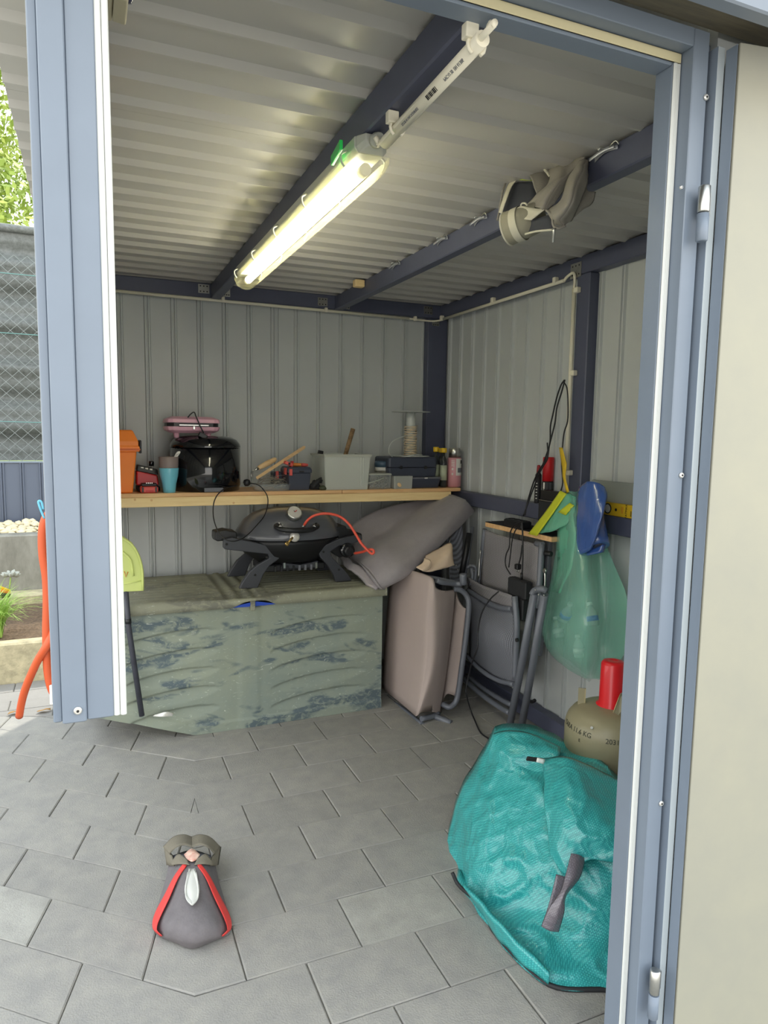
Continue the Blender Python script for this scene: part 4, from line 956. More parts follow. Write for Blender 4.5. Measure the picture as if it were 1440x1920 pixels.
tb([(812, 1342, 2.86), (846, 1356, 2.78)], .0145, 'foot_tube', t)
tb([(796, 1358, 2.82), (822, 1355, 2.83)], .005, 'link', t)
tb([(790, 1348, 2.83), (812, 1343, 2.85), (822, 1338, 2.87)], .013, 'frame_tube', t)
tb([(818, 1088, 2.84), (830, 1092, 2.84), (852, 1094, 2.86), (866, 1095, 2.84)], .013, 'frame_tube', t)
tb([(772, 1078, 3.02), (815, 1084, 2.9), (866, 1096, 2.85)], .010, 'frame_tube', t)
tb([(868, 1076, 2.83), (869, 1096, 2.83)], .017, 'joint_sleeve', t)
t = thing('folded_lounger', (1.60, 2.95, 0), 'narrower taupe folded lounger with curved grey tube beside the first', 'lounger')
rows = [c3([(853, 1108, 2.93), (858, 1124, 2.91), (865, 1136, 2.89), (873, 1142, 2.87)]),
        c3([(848, 1160, 2.93), (852, 1165, 2.91), (860, 1168, 2.89), (870, 1168, 2.87)]),
        c3([(836, 1250, 2.93), (842, 1253, 2.91), (852, 1253, 2.89), (861, 1250, 2.87)]),
        c3([(827, 1322, 2.93), (832, 1308, 2.91), (840, 1301, 2.89), (853, 1305, 2.87)])]
MB().patch(rows, 5, 6, (.010, .006, 0)).build('fabric', 'taupe', t)
tb([(851, 1104, 2.88), (863, 1106, 2.87), (874, 1116, 2.86), (879, 1134, 2.85), (874, 1190, 2.85), (866, 1250, 2.85), (859, 1300, 2.85), (853, 1318, 2.85), (842, 1326, 2.85), (829, 1320, 2.88)], .0135, 'frame_tube', t)
t = thing('crumpled_cloth', (1.62, 3.0, .72), 'crumpled light beige cloth tucked on top of the folded loungers', 'cloth')
MB().patch([c3([(800, 1043, 3.0), (822, 1030, 3.0), (846, 1019, 2.98), (849, 1040, 2.96)]), c3([(797, 1055, 2.97), (820, 1050, 2.93), (845, 1038, 2.92), (851, 1058, 2.93)]), c3([(783, 1066, 2.95), (803, 1072, 2.91), (828, 1068, 2.90), (852, 1060, 2.92)])], 6, 6, (.012, .03, 0), wr=.004, ws=14).build('upper_sheet', 'beige_cloth', t)
MB().patch([c3([(795, 1047, 2.93), (806, 1050, 2.90), (810, 1058, 2.89)]), c3([(792, 1056, 2.91), (802, 1060, 2.885), (806, 1066, 2.885)]), c3([(780, 1064, 2.92), (790, 1068, 2.88), (797, 1071, 2.88)])], 5, 5, (.006, .012, 0), wr=.003, ws=18).build('lower_flap', 'beige_cloth', t)

# ================================================================ FOLDING CHAIRS ALONG THE RIGHT WALL
def mesh_mat(name, rgb, scale=420):
    m = mat(name, rgb, .7); n = m.node_tree; L = n.links.new; p = n.nodes['Principled BSDF']
    tc = n.nodes.new('ShaderNodeTexCoord'); w1 = n.nodes.new('ShaderNodeTexWave'); w1.bands_direction = 'Z'; w1.inputs['Scale'].default_value = scale / 6
    w2 = n.nodes.new('ShaderNodeTexWave'); w2.bands_direction = 'Y'; w2.inputs['Scale'].default_value = scale / 9
    mu = n.nodes.new('ShaderNodeMath'); mu.operation = 'MULTIPLY'; mx = n.nodes.new('ShaderNodeMix'); mx.data_type = 'RGBA'
    L(tc.outputs['Object'], w1.inputs[0]); L(tc.outputs['Object'], w2.inputs[0]); L(w1.outputs['Fac'], mu.inputs[0]); L(w2.outputs['Fac'], mu.inputs[1])
    mx.inputs[6].default_value = lin(rgb); mx.inputs[7].default_value = lin(tuple(min(255, c*1.9) for c in rgb)); L(mu.outputs[0], mx.inputs[0]); L(mx.outputs[2], p.inputs['Base Color'])
    b = n.nodes.new('ShaderNodeBump'); b.inputs['Strength'].default_value = .5; b.inputs['Distance'].default_value = .001; L(mu.outputs[0], b.inputs['Height']); L(b.outputs[0], p.inputs['Normal'])
mesh_mat('chair_mesh', (104, 102, 104)); mesh_mat('chair_mesh_dark', (84, 86, 92))
def cx3(l): return [at(u, v, x=x) for u, v, x in l]
def tx(pts, r, name, par, m='tube_grey', sp_=4): return MB().tube(cx3(pts), r, 12, smooth_path=sp_).build(name, m, par)
t = thing('folding_chair', (1.84, 2.8, .4), 'folded grey mesh chair leaning on the right wall, tall back panel', 'chair')
MB().patch([cx3([(907, 993, 1.82), (935, 1003, 1.83), (975, 1013, 1.83), (1012, 1021, 1.82)]), cx3([(903, 1045, 1.82), (935, 1050, 1.835), (975, 1062, 1.835), (1010, 1070, 1.82)]), cx3([(900, 1100, 1.80), (935, 1110, 1.815), (972, 1125, 1.815), (1008, 1135, 1.80)])], 5, 6, (.006, 0, 0)).build('mesh_back', 'chair_mesh', t)
tx([(1016, 1020, 1.815), (1013, 1070, 1.81), (1009, 1140, 1.80)], .014, 'frame_tube', t)
tx([(1005, 1019, 1.82), (1018, 1021, 1.815)], .012, 'top_cap', t)
tx([(909, 992, 1.825), (904, 1045, 1.825), (898, 1100, 1.81)], .012, 'frame_tube', t)
tx([(901, 1032, 1.80), (899, 1055, 1.80), (897, 1085, 1.79)], .004, 'hinge_rod', t, 'steel')
tx([(1021, 1066, 1.80), (1022, 1085, 1.80), (1021, 1108, 1.80)], .004, 'hinge_rod', t, 'steel')
MB().lathe(at(1022, 1070, x=1.795), [(.012, 0), (.010, .006)], 12, (-1, 0, 0)).build('bolt', 'steel', t)
for z_, u_ in ((1037, 1027),): tx([(1022, z_, 1.82), (1034, z_+2, 1.83)], .011, 'cross_tube', t, 'black')
t = thing('folding_chair', (1.72, 2.8, .2), 'folded grey mesh chair in front with curved seat and twin leg tubes', 'chair')
MB().patch([cx3([(876, 1082, 1.74), (905, 1098, 1.75), (935, 1108, 1.75), (958, 1116, 1.74)]), cx3([(880, 1106, 1.76), (908, 1125, 1.77), (935, 1136, 1.77), (960, 1144, 1.76)])], 5, 4, (.006, 0, 0)).build('mesh_edge', 'chair_mesh', t)
MB().patch([cx3([(878, 1110, 1.755), (908, 1128, 1.77), (935, 1138, 1.77), (960, 1146, 1.755)]), cx3([(880, 1170, 1.73), (910, 1190, 1.70), (938, 1200, 1.70), (965, 1205, 1.74)]), cx3([(880, 1232, 1.75), (905, 1255, 1.76), (935, 1275, 1.76), (966, 1288, 1.75)])], 6, 8, (.006, 0, 0), wr=.002, ws=8).build('mesh_seat', 'chair_mesh_dark', t)
tx([(877, 1106, 1.75), (908, 1126, 1.755), (935, 1138, 1.755), (960, 1142, 1.75)], .012, 'seat_tube', t)
tx([(874, 1228, 1.745), (900, 1255, 1.745), (932, 1275, 1.745), (964, 1283, 1.74)], .011, 'seat_tube', t)
tx([(965, 1118, 1.735), (969, 1170, 1.735), (967, 1230, 1.735), (966, 1275, 1.735)], .0145, 'side_tube', t)
tx([(868, 1272, 1.77), (900, 1300, 1.77), (935, 1325, 1.77), (956, 1337, 1.765)], .0125, 'stretcher', t)
tx([(875, 1266, 1.81), (905, 1290, 1.81), (940, 1312, 1.81), (960, 1322, 1.80)], .0125, 'stretcher', t)
b1 = at(954, 1371, z=.015); b2 = at(976, 1373, z=.015)
MB().tube([at(1002, 1112, x=1.66), at(980, 1235, x=1.70), b1], .0165, 14).build('leg', 'tube_grey', t)
MB().tube([at(1021, 1114, x=1.68), at(1000, 1240, x=1.73), b2], .0165, 14).build('leg', 'tube_grey', t)
MB().tube([at(998, 1115, x=1.655), at(1003, 1107, x=1.66), at(1015, 1104, x=1.665), at(1024, 1108, x=1.68)], .014, 12, smooth_path=4).build('hinge_cap', 'tube_grey', t)
for u, v in ((1004, 1106), (1010, 1115), (1020, 1116)): MB().lathe(at(u, v, x=1.648), [(.004, 0), (.002, .002)], 8, (-1, -.3, 0)).build('rivet', 'steel', t)
MB().lathe(at(971, 1200, x=1.715), [(.009, 0), (.008, .01)], 10, (-1, 0, 0)).build('rubber_stop', 'black', t)
t = thing('folding_chair', (1.87, 2.5, .5), 'narrow grey slab of a third folded chair against the wall', 'chair')
MB().prism(cx3([(1026, 1012, 1.885), (1037, 1013, 1.885), (1030, 1120, 1.885), (1017, 1230, 1.885), (1003, 1226, 1.885), (1012, 1130, 1.885)]), (-.02, 0, 0)).build('panel', 'tube_grey', t, bevel=.003)
tx([(992, 1295, 1.86), (990, 1310, 1.86), (996, 1316, 1.855), (1003, 1313, 1.855)], .008, 'rubber_foot', t, 'black')
t = thing('folding_chair', (1.80, 3.2, .3), 'dark folded chair half hidden below the cushion', 'chair')
MB().patch([c3([(836, 1000, 3.22), (850, 992, 3.22), (868, 985, 3.2)]), c3([(842, 1050, 3.18), (856, 1050, 3.18), (868, 1040, 3.18)]), c3([(844, 1100, 3.14), (855, 1100, 3.14), (866, 1095, 3.14)])], 4, 5, (0, .01, 0)).build('mesh_back', 'chair_mesh_dark', t)
MB().tube(c3([(880, 1000, 3.10), (874, 1035, 3.08), (865, 1078, 3.05)]), .015, 12).build('armrest', 'black', t)
MB().tube(c3([(886, 988, 3.16), (879, 1035, 3.12), (872, 1080, 3.08)]), .009, 10).build('frame_tube', 'tube_grey', t)
MB().tube(c3([(884, 1064, 3.02), (886, 1078, 3.02), (884, 1098, 3.0)]), .011, 10).build('hinge_arm', 'tube_grey', t)
MB().tube(c3([(877, 1066, 3.02), (880, 1061, 3.02), (890, 1062, 3.0), (892, 1070, 3.0), (890, 1095, 3.0)]), .007, 10, smooth_path=3).build('hinge_arm', 'tube_grey', t)
for u, v in ((855, 1060), (881, 1060), (858, 1068), (889, 1070)): MB().lathe(at(u, v, y=3.0), [(.004, 0), (.003, .003)], 8, (0, -1, 0)).build('rivet', 'steel', t)
MB().tube(c3([(846, 1000, 3.2), (841, 1024, 3.18)]), .003, 6).build('rod', 'steel', t)
# ================================================================ SMALL BOARD, CABLES, CANS, LEVEL
Zb = .925
t = thing('corner_board', at(970, 990, z=Zb), 'small wooden board with dark top below the rail at the right wall', 'board')
pl = [at(910, 979, z=Zb), at(965, 992, z=Zb), at(1034, 1007, z=Zb)]
xe = 1.945
poly = [pl[0], pl[2], V((xe, pl[2].y, Zb)), V((xe, pl[0].y, Zb))]
MB().prism(poly, (0, 0, -.022)).build('plank', 'pine_top', t, bevel=.001)
MB().prism([p_ + V((0, 0, .0005)) for p_ in poly], (0, 0, .003)).build('felt_top', 'black_rough', t)
sp0 = at(985, 975, x=1.84)
t = thing('power_strip', (1.84, 2.75, Zb), 'black power strip lying on the small wooden board', 'power strip')
ym = (pl[0].y + pl[2].y)/2
MB().cbox((1.80, ym-.05, Zb+.004), (1.86, ym+.10, Zb+.04), .006).build('body', 'black', t)
for k in range(3): MB().lathe((1.83, ym-.025+k*.05, Zb+.0405), [(.018, 0), (.017, .001)], 16).build('socket', 'hole', t)
def hang(name, pts, r, lab, m='black', cat='cable', x=1.87, group=None):
    P = [at(p_[0], p_[1], x=(p_[2] if len(p_) > 2 else x)) for p_ in pts]
    o = MB().tube(P, r, 7, smooth_path=5).build(name, m, None, base=P[0]); tag(o, lab, cat, group); return o
hang('hanging_cable', [(1058, 713), (1052, 722), (1044, 745), (1036, 780), (1032, 800), (1031, 830), (1022, 860), (1008, 895), (993, 935), (981, 968, 1.85)], .0035, 'thick black cable drooping left from the white pipe to the power strip')
hang('thin_cable', [(1059, 712), (1053, 735), (1044, 765), (1040, 795), (1030, 835), (1026, 858), (1012, 880), (1000, 905), (988, 945), (984, 966, 1.85)], .0035, 'black cable running just right of the thick drooping one', x=1.865)
hang('loop_cable', [(1056, 715), (1063, 728), (1065, 760), (1064, 790), (1058, 810), (1055, 835), (1053, 870), (1055, 905), (1050, 925)], .003, 'thin black cable hanging in front of the white pipe beside the yellow string', x=1.86)
hang('short_cable', [(1026, 830), (1027, 858), (1018, 875), (1010, 890)], .003, 'short black cable branch crossing the red spray can cap', x=1.83)
hang('dangling_loop', [(982, 978), (966, 984), (957, 998), (955, 1025), (949, 1040), (948, 1060), (957, 1077)], .0032, 'black cable end dangling in a narrow loop before the mesh chair', x=1.78)
hang('inner_loop', [(976, 984), (966, 995), (960, 1015), (957, 1040), (954, 1064)], .003, 'second black cable strand inside the dangling loop', x=1.785)
hang('adapter_cable', [(979, 978), (980, 1010), (980, 1050), (978, 1088)], .004, 'straight black cable feeding the hanging power adapter', x=1.78)
hang('plug_cable', [(979, 1022), (976, 1045), (972, 1060)], .0035, 'short black lead with metal plug pins beside the adapter cable', x=1.775)
p_ = at(971, 1062, x=1.775)
t = thing('small_plug', p_, 'small black plug with two shiny pins above the hanging adapter', 'plug')
MB().cbox(p_ - V((.012, .012, .014)), p_ + V((.012, .012, .012)), .003).build('body', 'black', t)
for k in (-1, 1): MB().tube([p_ + V((0, k*.007, -.014)), p_ + V((0, k*.007, -.026))], .0025, 6).build('pin', 'steel', t)
t = thing('power_adapter', at(975, 1110, x=1.77), 'black power adapter brick hanging in front of the mesh chairs', 'adapter')
a, b = at(960, 1092, x=1.78), at(992, 1158, x=1.78)
MB().cbox((1.755, b.y, at(975, 1118, x=1.78).z), (1.795, a.y, at(975, 1085, x=1.78).z), .005).build('upper_body', 'black_rough', t)
MB().cbox((1.757, b.y+.02, at(978, 1160, x=1.78).z), (1.793, a.y-.05, at(975, 1118, x=1.78).z-.0005), .005).build('lower_body', 'black_rough', t)
MB().tube([(1.775, at(978, 1088, x=1.775).y, at(978, 1086, x=1.775).z), (1.775, at(978, 1078, x=1.775).y, at(978, 1074, x=1.775).z)], .006, 8).build('strain_relief', 'black', t)
P = [at(935, 1109, x=1.72), at(918, 1125, x=1.70), at(903, 1150, x=1.68), at(896, 1185, x=1.67), at(895, 1215, x=1.66), at(884, 1245, x=1.65), at(876, 1280, x=1.64)]
P += [at(874, 1300, y=2.80), at(882, 1330, z=.03), at(890, 1350, z=.006), at(900, 1372, z=.006), at(915, 1384, z=.006), at(928, 1390, z=.006)]
o = MB().tube(P, .0035, 7, smooth_path=5).build('floor_cable', 'black', None, base=P[-1]); tag(o, 'long black cable trailing down the chairs onto the paving', 'cable')
# cans on the rail
def on_rail(u, v=930, dx=.024): return V((WF + dx, at(u, v, x=WF + dx).y, 1.0435))
c_ = on_rail(1026); r = .026
t = thing('lubricant_can', c_, 'black spray can with bright red cap standing on the side rail', 'can')
zt = at(1026, 902, x=c_.x).z; zc_ = at(1026, 857, x=c_.x).z
MB().lathe(c_, [(r*.95, 0), (r, .002), (r, zt-c_.z-.006), (r*.93, zt-c_.z)], 24).build('body', 'print_black', t)
MB().lathe((c_.x, c_.y, zt+.0003), [(r*.98, 0), (r*.98, zc_-zt-.003), (r*.9, zc_-zt)], 24).build('cap', 'red', t)
def arc2(a0, a1, z0, z1, rr_, m, name): return arc_label(a0, a1, z0, z1, rr_, m, name, t, c_.x, c_.y, 6)
H_ = zt - c_.z
arc2(-1.5, -1.15, c_.z+H_*.68, c_.z+H_*.95, r+.0006, 'label_white', 'label')
for k in range(9): arc2(-.35, -.0, c_.z+H_*(.62+k*.038), c_.z+H_*(.635+k*.038), r+.0006, 'print_grey', 'print_line')
for k in range(3): arc2(-1.5, -1.2, c_.z+H_*(.50+k*.06), c_.z+H_*(.53+k*.06), r+.0006, 'label_white', 'print_line')
a = -.2; q_ = V((c_.x+(r+.001)*math.sin(a), c_.y-(r+.001)*math.cos(a), c_.z+H_*.45)); tv = V((math.cos(a), math.sin(a), 0))
MB().prism([q_+tv*.008, q_+V((0,0,.011)), q_-tv*.008, q_-V((0,0,.011))], (math.sin(a)*.0005, -math.cos(a)*.0005, 0)).build('hazard_mark', 'label_white', t)
c2 = on_rail(1008)
t = thing('slim_bottle', c2, 'slim black bottle with dark red top left of the red-capped can', 'bottle')
MB().lathe(c2, [(.014, 0), (.015, .002), (.015, .13), (.010, .14)], 18).build('body', 'print_black', t)
MB().lathe(c2 + V((0, 0, .1405)), [(.009, 0), (.008, .03), (.006, .036)], 14).build('cap', 'red_dark', t)
for k in range(6): arc_label(-1.3, -.8, c2.z+.02+k*.014, c2.z+.024+k*.014, .0156, 'label_white', 'print_line', t, c2.x, c2.y, 4)
t = thing('tool_holder', at(1035, 950, x=1.87), 'black box with metal edge clipped to the rail under the red-capped can', 'holder')
a, b = at(1016, 950, x=1.87), at(1060, 950, x=1.87)
MB().cbox((1.85, b.y, at(1030, 985, x=1.87).z), (1.8985, a.y, at(1030, 940, x=1.87).z), .003).build('body', 'black_rough', t)
MB().cbox((1.86, b.y, at(1030, 938, x=1.87).z), (1.898, a.y, at(1030, 920, x=1.87).z), .002).build('upper_block', 'black', t)
MB().cbox((1.848, b.y+.01, at(1030, 939.5, x=1.87).z), (1.8985, a.y-.005, at(1030, 938, x=1.87).z), .0005).build('metal_edge', 'steel', t)
# spirit level and board on the rail
t = thing('spirit_level', (1.915, 2.0, 1.0435), 'yellow spirit level resting on the side rail near the doorway', 'level')
yl = at(1131, 950, x=1.905).y
MB().cbox((1.905, 1.45, 1.0435), (1.925, yl, 1.094), .002).build('body', 'yellow', t)
MB().cbox((1.904, yl+.0005, 1.0435), (1.926, yl+.006, 1.095), .002).build('end_cap', 'print_grey', t)
vc = V((1.9043, yl-.028, 1.070))
MB().lathe(vc, [(.021, 0), (.021, .001)], 28, (-1, 0, 0), sy=1).build('vial_ring', 'print_black', t)
MB().lathe(vc + V((-.0012, 0, 0)), [(.0165, 0), (.016, .0008)], 24, (-1, 0, 0)).build('vial', 'label_white', t)
MB().lathe(V((1.9045, yl-.075, 1.069)), [(.006, 0), (.006, .0006)], 16, (-1, 0, 0)).build('dot', 'print_black', t)
M_ = frame_mtx((1.9046, yl-.128, 1.069), (0, 0, 1), (0, 1, 0))
text('FATMAX', .014, 'print_black', 'print_word', t, frame_mtx((1.9046, yl-.132, 1.069), (0, 0, 1), (0, 1, 0)))
for k in range(8): MB().box((1.9040, yl-.158-k*.0042, 1.051), (1.9049, yl-.158-k*.0042+.0012+.001*(k%3 == 0), 1.072)).build('barcode_bar', 'print_black', t)
for k in range(3): MB().box((1.9042, yl-.107-k*.004, 1.058), (1.9049, yl-.1055-k*.004, 1.084)).build('print_line', 'tool_orange', t)
t = MB().cbox((1.928, 1.3, 1.0435), (1.945, at(1111, 915, x=1.935).y, at(1150, 903, x=1.935).z), .002).build('grey_board', mat('board_grey', (140, 145, 140), .6), None, base=(1.935, 1.9, 1.0435))
tag(t, 'plain grey strip of board standing on the rail behind the spirit level', 'board')

# ================================================================ GREEN BAG, BLUE ROLL
def film(name, rgb, alpha, rough=.13):
    m = mat(name, rgb, rough, spec=1, coat=.5, alpha=alpha, bump=1.0, bs=48, stretch=(1, 1, .2)); return m
film('green_film', (150, 220, 198), .42); film('green_film_dense', (124, 206, 176), .72); mat('yellow_strap', (206, 212, 52), .45)
mat('yellow_string', (224, 188, 48), .5); film('blue_film', (60, 96, 168), 1.0, .26)
def loop(l, d):
    f = cx3(l); n = len(f); bk = [V((1.893, p_.y, p_.z)) for p_ in f[1:-1]][::-1]; return f + bk
R = [[(1058, 927, 1.87), (1064, 923, 1.85), (1070, 921, 1.84), (1076, 922, 1.85), (1084, 930, 1.87)],
     [(1046, 975, 1.87), (1058, 970, 1.81), (1072, 965, 1.79), (1090, 965, 1.81), (1108, 972, 1.87)],
     [(1043, 1030, 1.87), (1060, 1030, 1.79), (1078, 1030, 1.76), (1100, 1030, 1.79), (1118, 1032, 1.87)],
     [(1030, 1105, 1.87), (1055, 1105, 1.74), (1085, 1105, 1.71), (1112, 1105, 1.75), (1124, 1098, 1.87)],
     [(1018, 1165, 1.87), (1045, 1170, 1.72), (1080, 1170, 1.68), (1115, 1168, 1.72), (1129, 1158, 1.87)],
     [(1026, 1215, 1.87), (1050, 1222, 1.75), (1085, 1228, 1.71), (1118, 1218, 1.75), (1124, 1205, 1.87)],
     [(1060, 1250, 1.87), (1080, 1258, 1.80), (1100, 1262, 1.77), (1115, 1252, 1.80), (1124, 1242, 1.87)],
     [(1098, 1272, 1.86), (1101, 1275, 1.85), (1104, 1277, 1.845), (1107, 1275, 1.85), (1110, 1272, 1.86)]]
t = thing('plastic_bag', at(1080, 925, x=1.87), 'translucent green plastic bag of empty bottles hanging from the rail', 'bag')
MB().patch([loop(r_, 0) for r_ in R], 5, 6, None, wr=.004, ws=11, closed_u=True, rid=.012, rs=14).build('film', 'green_film', t, fix=False)
MB().patch([cx3([(1050, 930, 1.83), (1064, 926, 1.82), (1080, 932, 1.83)]), cx3([(1030, 962, 1.82), (1052, 962, 1.80), (1078, 958, 1.80)]), cx3([(1006, 1000, 1.81), (1030, 998, 1.79), (1062, 985, 1.79)])], 5, 5, (.002, 0, 0), wr=.004, ws=15).build('handle_sleeve', 'green_film_dense', t)
MB().patch([cx3([(1056, 928, 1.83), (1070, 926, 1.82)]), cx3([(1045, 1010, 1.80), (1078, 1000, 1.775)]), cx3([(1044, 1060, 1.82), (1072, 1060, 1.755)]), cx3([(1032, 1110, 1.83), (1050, 1112, 1.74)])], 5, 5, (.002, 0, 0), wr=.003, ws=18).build('front_fold', 'green_film_dense', t)
MB().patch([cx3([(1050, 920, 1.82), (1062, 926, 1.82)]), cx3([(1022, 960, 1.81), (1034, 966, 1.80)]), cx3([(990, 1001, 1.80), (1006, 1005, 1.79)])], 5, 5, (.003, 0, 0)).build('strap', 'yellow_strap', t)
MB().patch([cx3([(1068, 943, 1.80), (1076, 948, 1.80)]), cx3([(1046, 960, 1.79), (1060, 966, 1.79)])], 4, 3, (.003, 0, 0)).build('strap', 'yellow_strap', t)
MB().patch([cx3([(1048, 839, 1.855), (1054, 839, 1.85)]), cx3([(1051, 860, 1.85), (1060, 862, 1.845)]), cx3([(1054, 880, 1.85), (1062, 872, 1.845)]), cx3([(1055, 895, 1.85), (1060, 895, 1.845)]), cx3([(1062, 925, 1.84), (1067, 922, 1.84)])], 3, 5, (.002, 0, 0)).build('drawstring', 'yellow_string', t)
# bottles inside
mat('bottle_clear', (190, 220, 210), .12, alpha=.45); mat('cap_blue', (44, 110, 200), .4); mat('cap_white', (200, 226, 216), .4)
for u, v, ax, mcap, lab in ((1046, 1180, (0.1, .5, .8), 'cap_white', 'empty clear bottle low at the left inside the green bag'),
                      (1062, 1150, (0, -.5, 1), 'cap_blue', 'empty bottle with blue band at the middle left of the green bag'),
                      (1110, 1155, (0, .4, 1), 'cap_blue', 'empty bottle with blue band at the right inside the green bag'),
                      (1085, 1215, (0, .2, 1), 'cap_white', 'empty bottle at the very bottom of the green bag')):
    c_ = at(u, v, x=1.81); ax = V(ax).normalized()
    t = thing('empty_bottle', c_, lab, 'bottle', 'empty bottles inside the green bag')
    MB().lathe(c_, [(.018, -.04), (.023, -.034), (.023, .0), (.021, .015), (.010, .035), (.009, .042)], 16, ax).build('body', 'bottle_clear', t)
    MB().lathe(c_, [(.0235, -.02), (.0235, .0)], 16, ax).build('band', mcap, t)
    MB().lathe(c_ + ax*.0425, [(.011, 0), (.011, .012)], 12, ax).build('cap', 'cap_white', t)
t = thing('bin_liner_roll', at(1110, 915, x=1.80), 'dark blue roll of bin liners hanging over the green bag', 'bag roll')
a, b = at(1104, 922, x=1.845), at(1123, 1024, x=1.80)
MB().lathe(a, [(.030, 0), (.040, .02), (.041, (b-a).length*.9), (.040, (b-a).length)], 24, b-a).build('roll', 'blue_film', t)
MB().lathe(b + (b-a).normalized()*.0005, [(.024, 0), (.020, .003), (.013, .0035)], 20, b-a).build('roll_core', 'toolbox', t)
MB().patch([cx3([(1086, 912, 1.80), (1100, 903, 1.79), (1118, 905, 1.79), (1132, 914, 1.81)]), cx3([(1082, 940, 1.78), (1098, 935, 1.77), (1118, 932, 1.775), (1136, 932, 1.80)]), cx3([(1080, 985, 1.77), (1095, 985, 1.76), (1112, 985, 1.755), (1126, 975, 1.76)]), cx3([(1080, 1038, 1.77), (1090, 1040, 1.76), (1101, 1034, 1.755), (1106, 1028, 1.75)])], 5, 6, (.008, 0, 0), wr=.004, ws=13).build('loose_sheet', 'blue_film', t)
MB().patch([cx3([(1083, 1030, 1.80), (1105, 1028, 1.79), (1130, 1020, 1.80)]), cx3([(1081, 1040, 1.79), (1100, 1042, 1.78), (1124, 1036, 1.79)])], 5, 3, (.02, 0, 0), wr=.002, ws=15).build('under_fold', 'blue_film', t)

# ================================================================ GAS BOTTLE
mat('olive_paint', (146, 140, 112), .38, var=.06, vs=5, bump=.06, bs=120); mat('olive_edge', (168, 156, 116), .5); mat('bright_red', (214, 24, 34), .35, coat=.3)
mat('stamp', (62, 64, 52), .6)
BX, BY, BR = 1.575, 1.757, .147
t = thing('gas_bottle', (BX, BY, 0), 'olive steel gas bottle with red valve cap behind the turquoise bag', 'gas bottle')
MB().lathe((BX, BY, 0), [(.105, .0), (.108, .02), (.125, .035), (BR, .075), (BR, .385), (BR*.985, .405), (BR*.94, .425), (BR*.84, .444), (BR*.65, .460), (BR*.35, .469), (.001, .470)], 56, cap=False).build('tank', 'olive_paint', t)
MB().lathe((BX, BY, .008), [(.112, -.007), (.112, .03)], 40).build('foot_ring', 'olive_paint', t)
cz = at(1146, 1297, y=BY).z
cz = .458; ch = at(1146, 1243, y=BY - .02).z - cz
MB().lathe((BX, BY, cz), [(.047, 0), (.050, .002), (.049, .012), (.040, .018), (.0385, ch-.012), (.033, ch-.003), (.015, ch), (.013, ch-.002), (.001, ch-.002)], 36, cap=False).build('valve_cap', 'bright_red', t)
# collar lugs
lc = V((BX - .095*.745, BY + .095*.667, .478))
MB().obox(lc, ((.745, -.667, 0), (.667, .745, 0), (0, 0, 1)), (.012, .003, .034)).build('collar_lug', 'olive_paint', t, bevel=.0015)
MB().obox(lc + V((.745*.011, -.667*.011, 0)), ((.745, -.667, 0), (.667, .745, 0), (0, 0, 1)), (.0015, .0042, .034)).build('lug_edge', 'olive_edge', t)
l1 = [at(1163, 1302, y=1.66), at(1190, 1296, y=1.68), at(1190, 1320, y=1.68), at(1174, 1322, y=1.64), at(1160, 1342, y=1.64), at(1150, 1336, y=1.65)]
MB().prism(l1, (.012, .012, 0)).build('collar_lug', 'olive_paint', t, bevel=.002)
MB().tube([l1[0], l1[5]], .002, 6).build('lug_edge', 'olive_edge', t)
def bend_to(angle0, z0, r, tilt=0):
    def f(co_):
        a = angle0 + co_.x / r; zz = z0 + co_.y + tilt*co_.x
        pf_ = ((0, 1), (.385, 1), (.405, .985), (.425, .94), (.444, .84), (.46, .65), (.469, .35))
        for (za_, ra_), (zb2, rb_) in zip(pf_, pf_[1:]):
            if za_ <= zz <= zb2: rr_ = BR*(ra_ + (rb_-ra_)*(zz-za_)/(zb2-za_)); break
        return V((BX + (rr_+.0012+co_.z)*math.sin(a), BY - (rr_+.0012+co_.z)*math.cos(a), zz))
    return f
text('TARA 11.6 KG', .022, 'stamp', 'stamp_text', t, None, bend=bend_to(-1.58, .405, BR))
text('2031', .022, 'stamp', 'stamp_text', t, None, bend=bend_to(-.66, .400, BR))
text('E', .015, 'stamp', 'stamp_text', t, None, bend=bend_to(-1.40, .378, BR))
q_ = bend_to(-1.15, .428, BR)(V((0, 0, 0)))
MB().lathe(q_ + V((-.001, -.003, .003)), [(.005, 0), (.004, .0015)], 12, (-.3, -.6, .6)).build('paint_spot', 'seal', t)

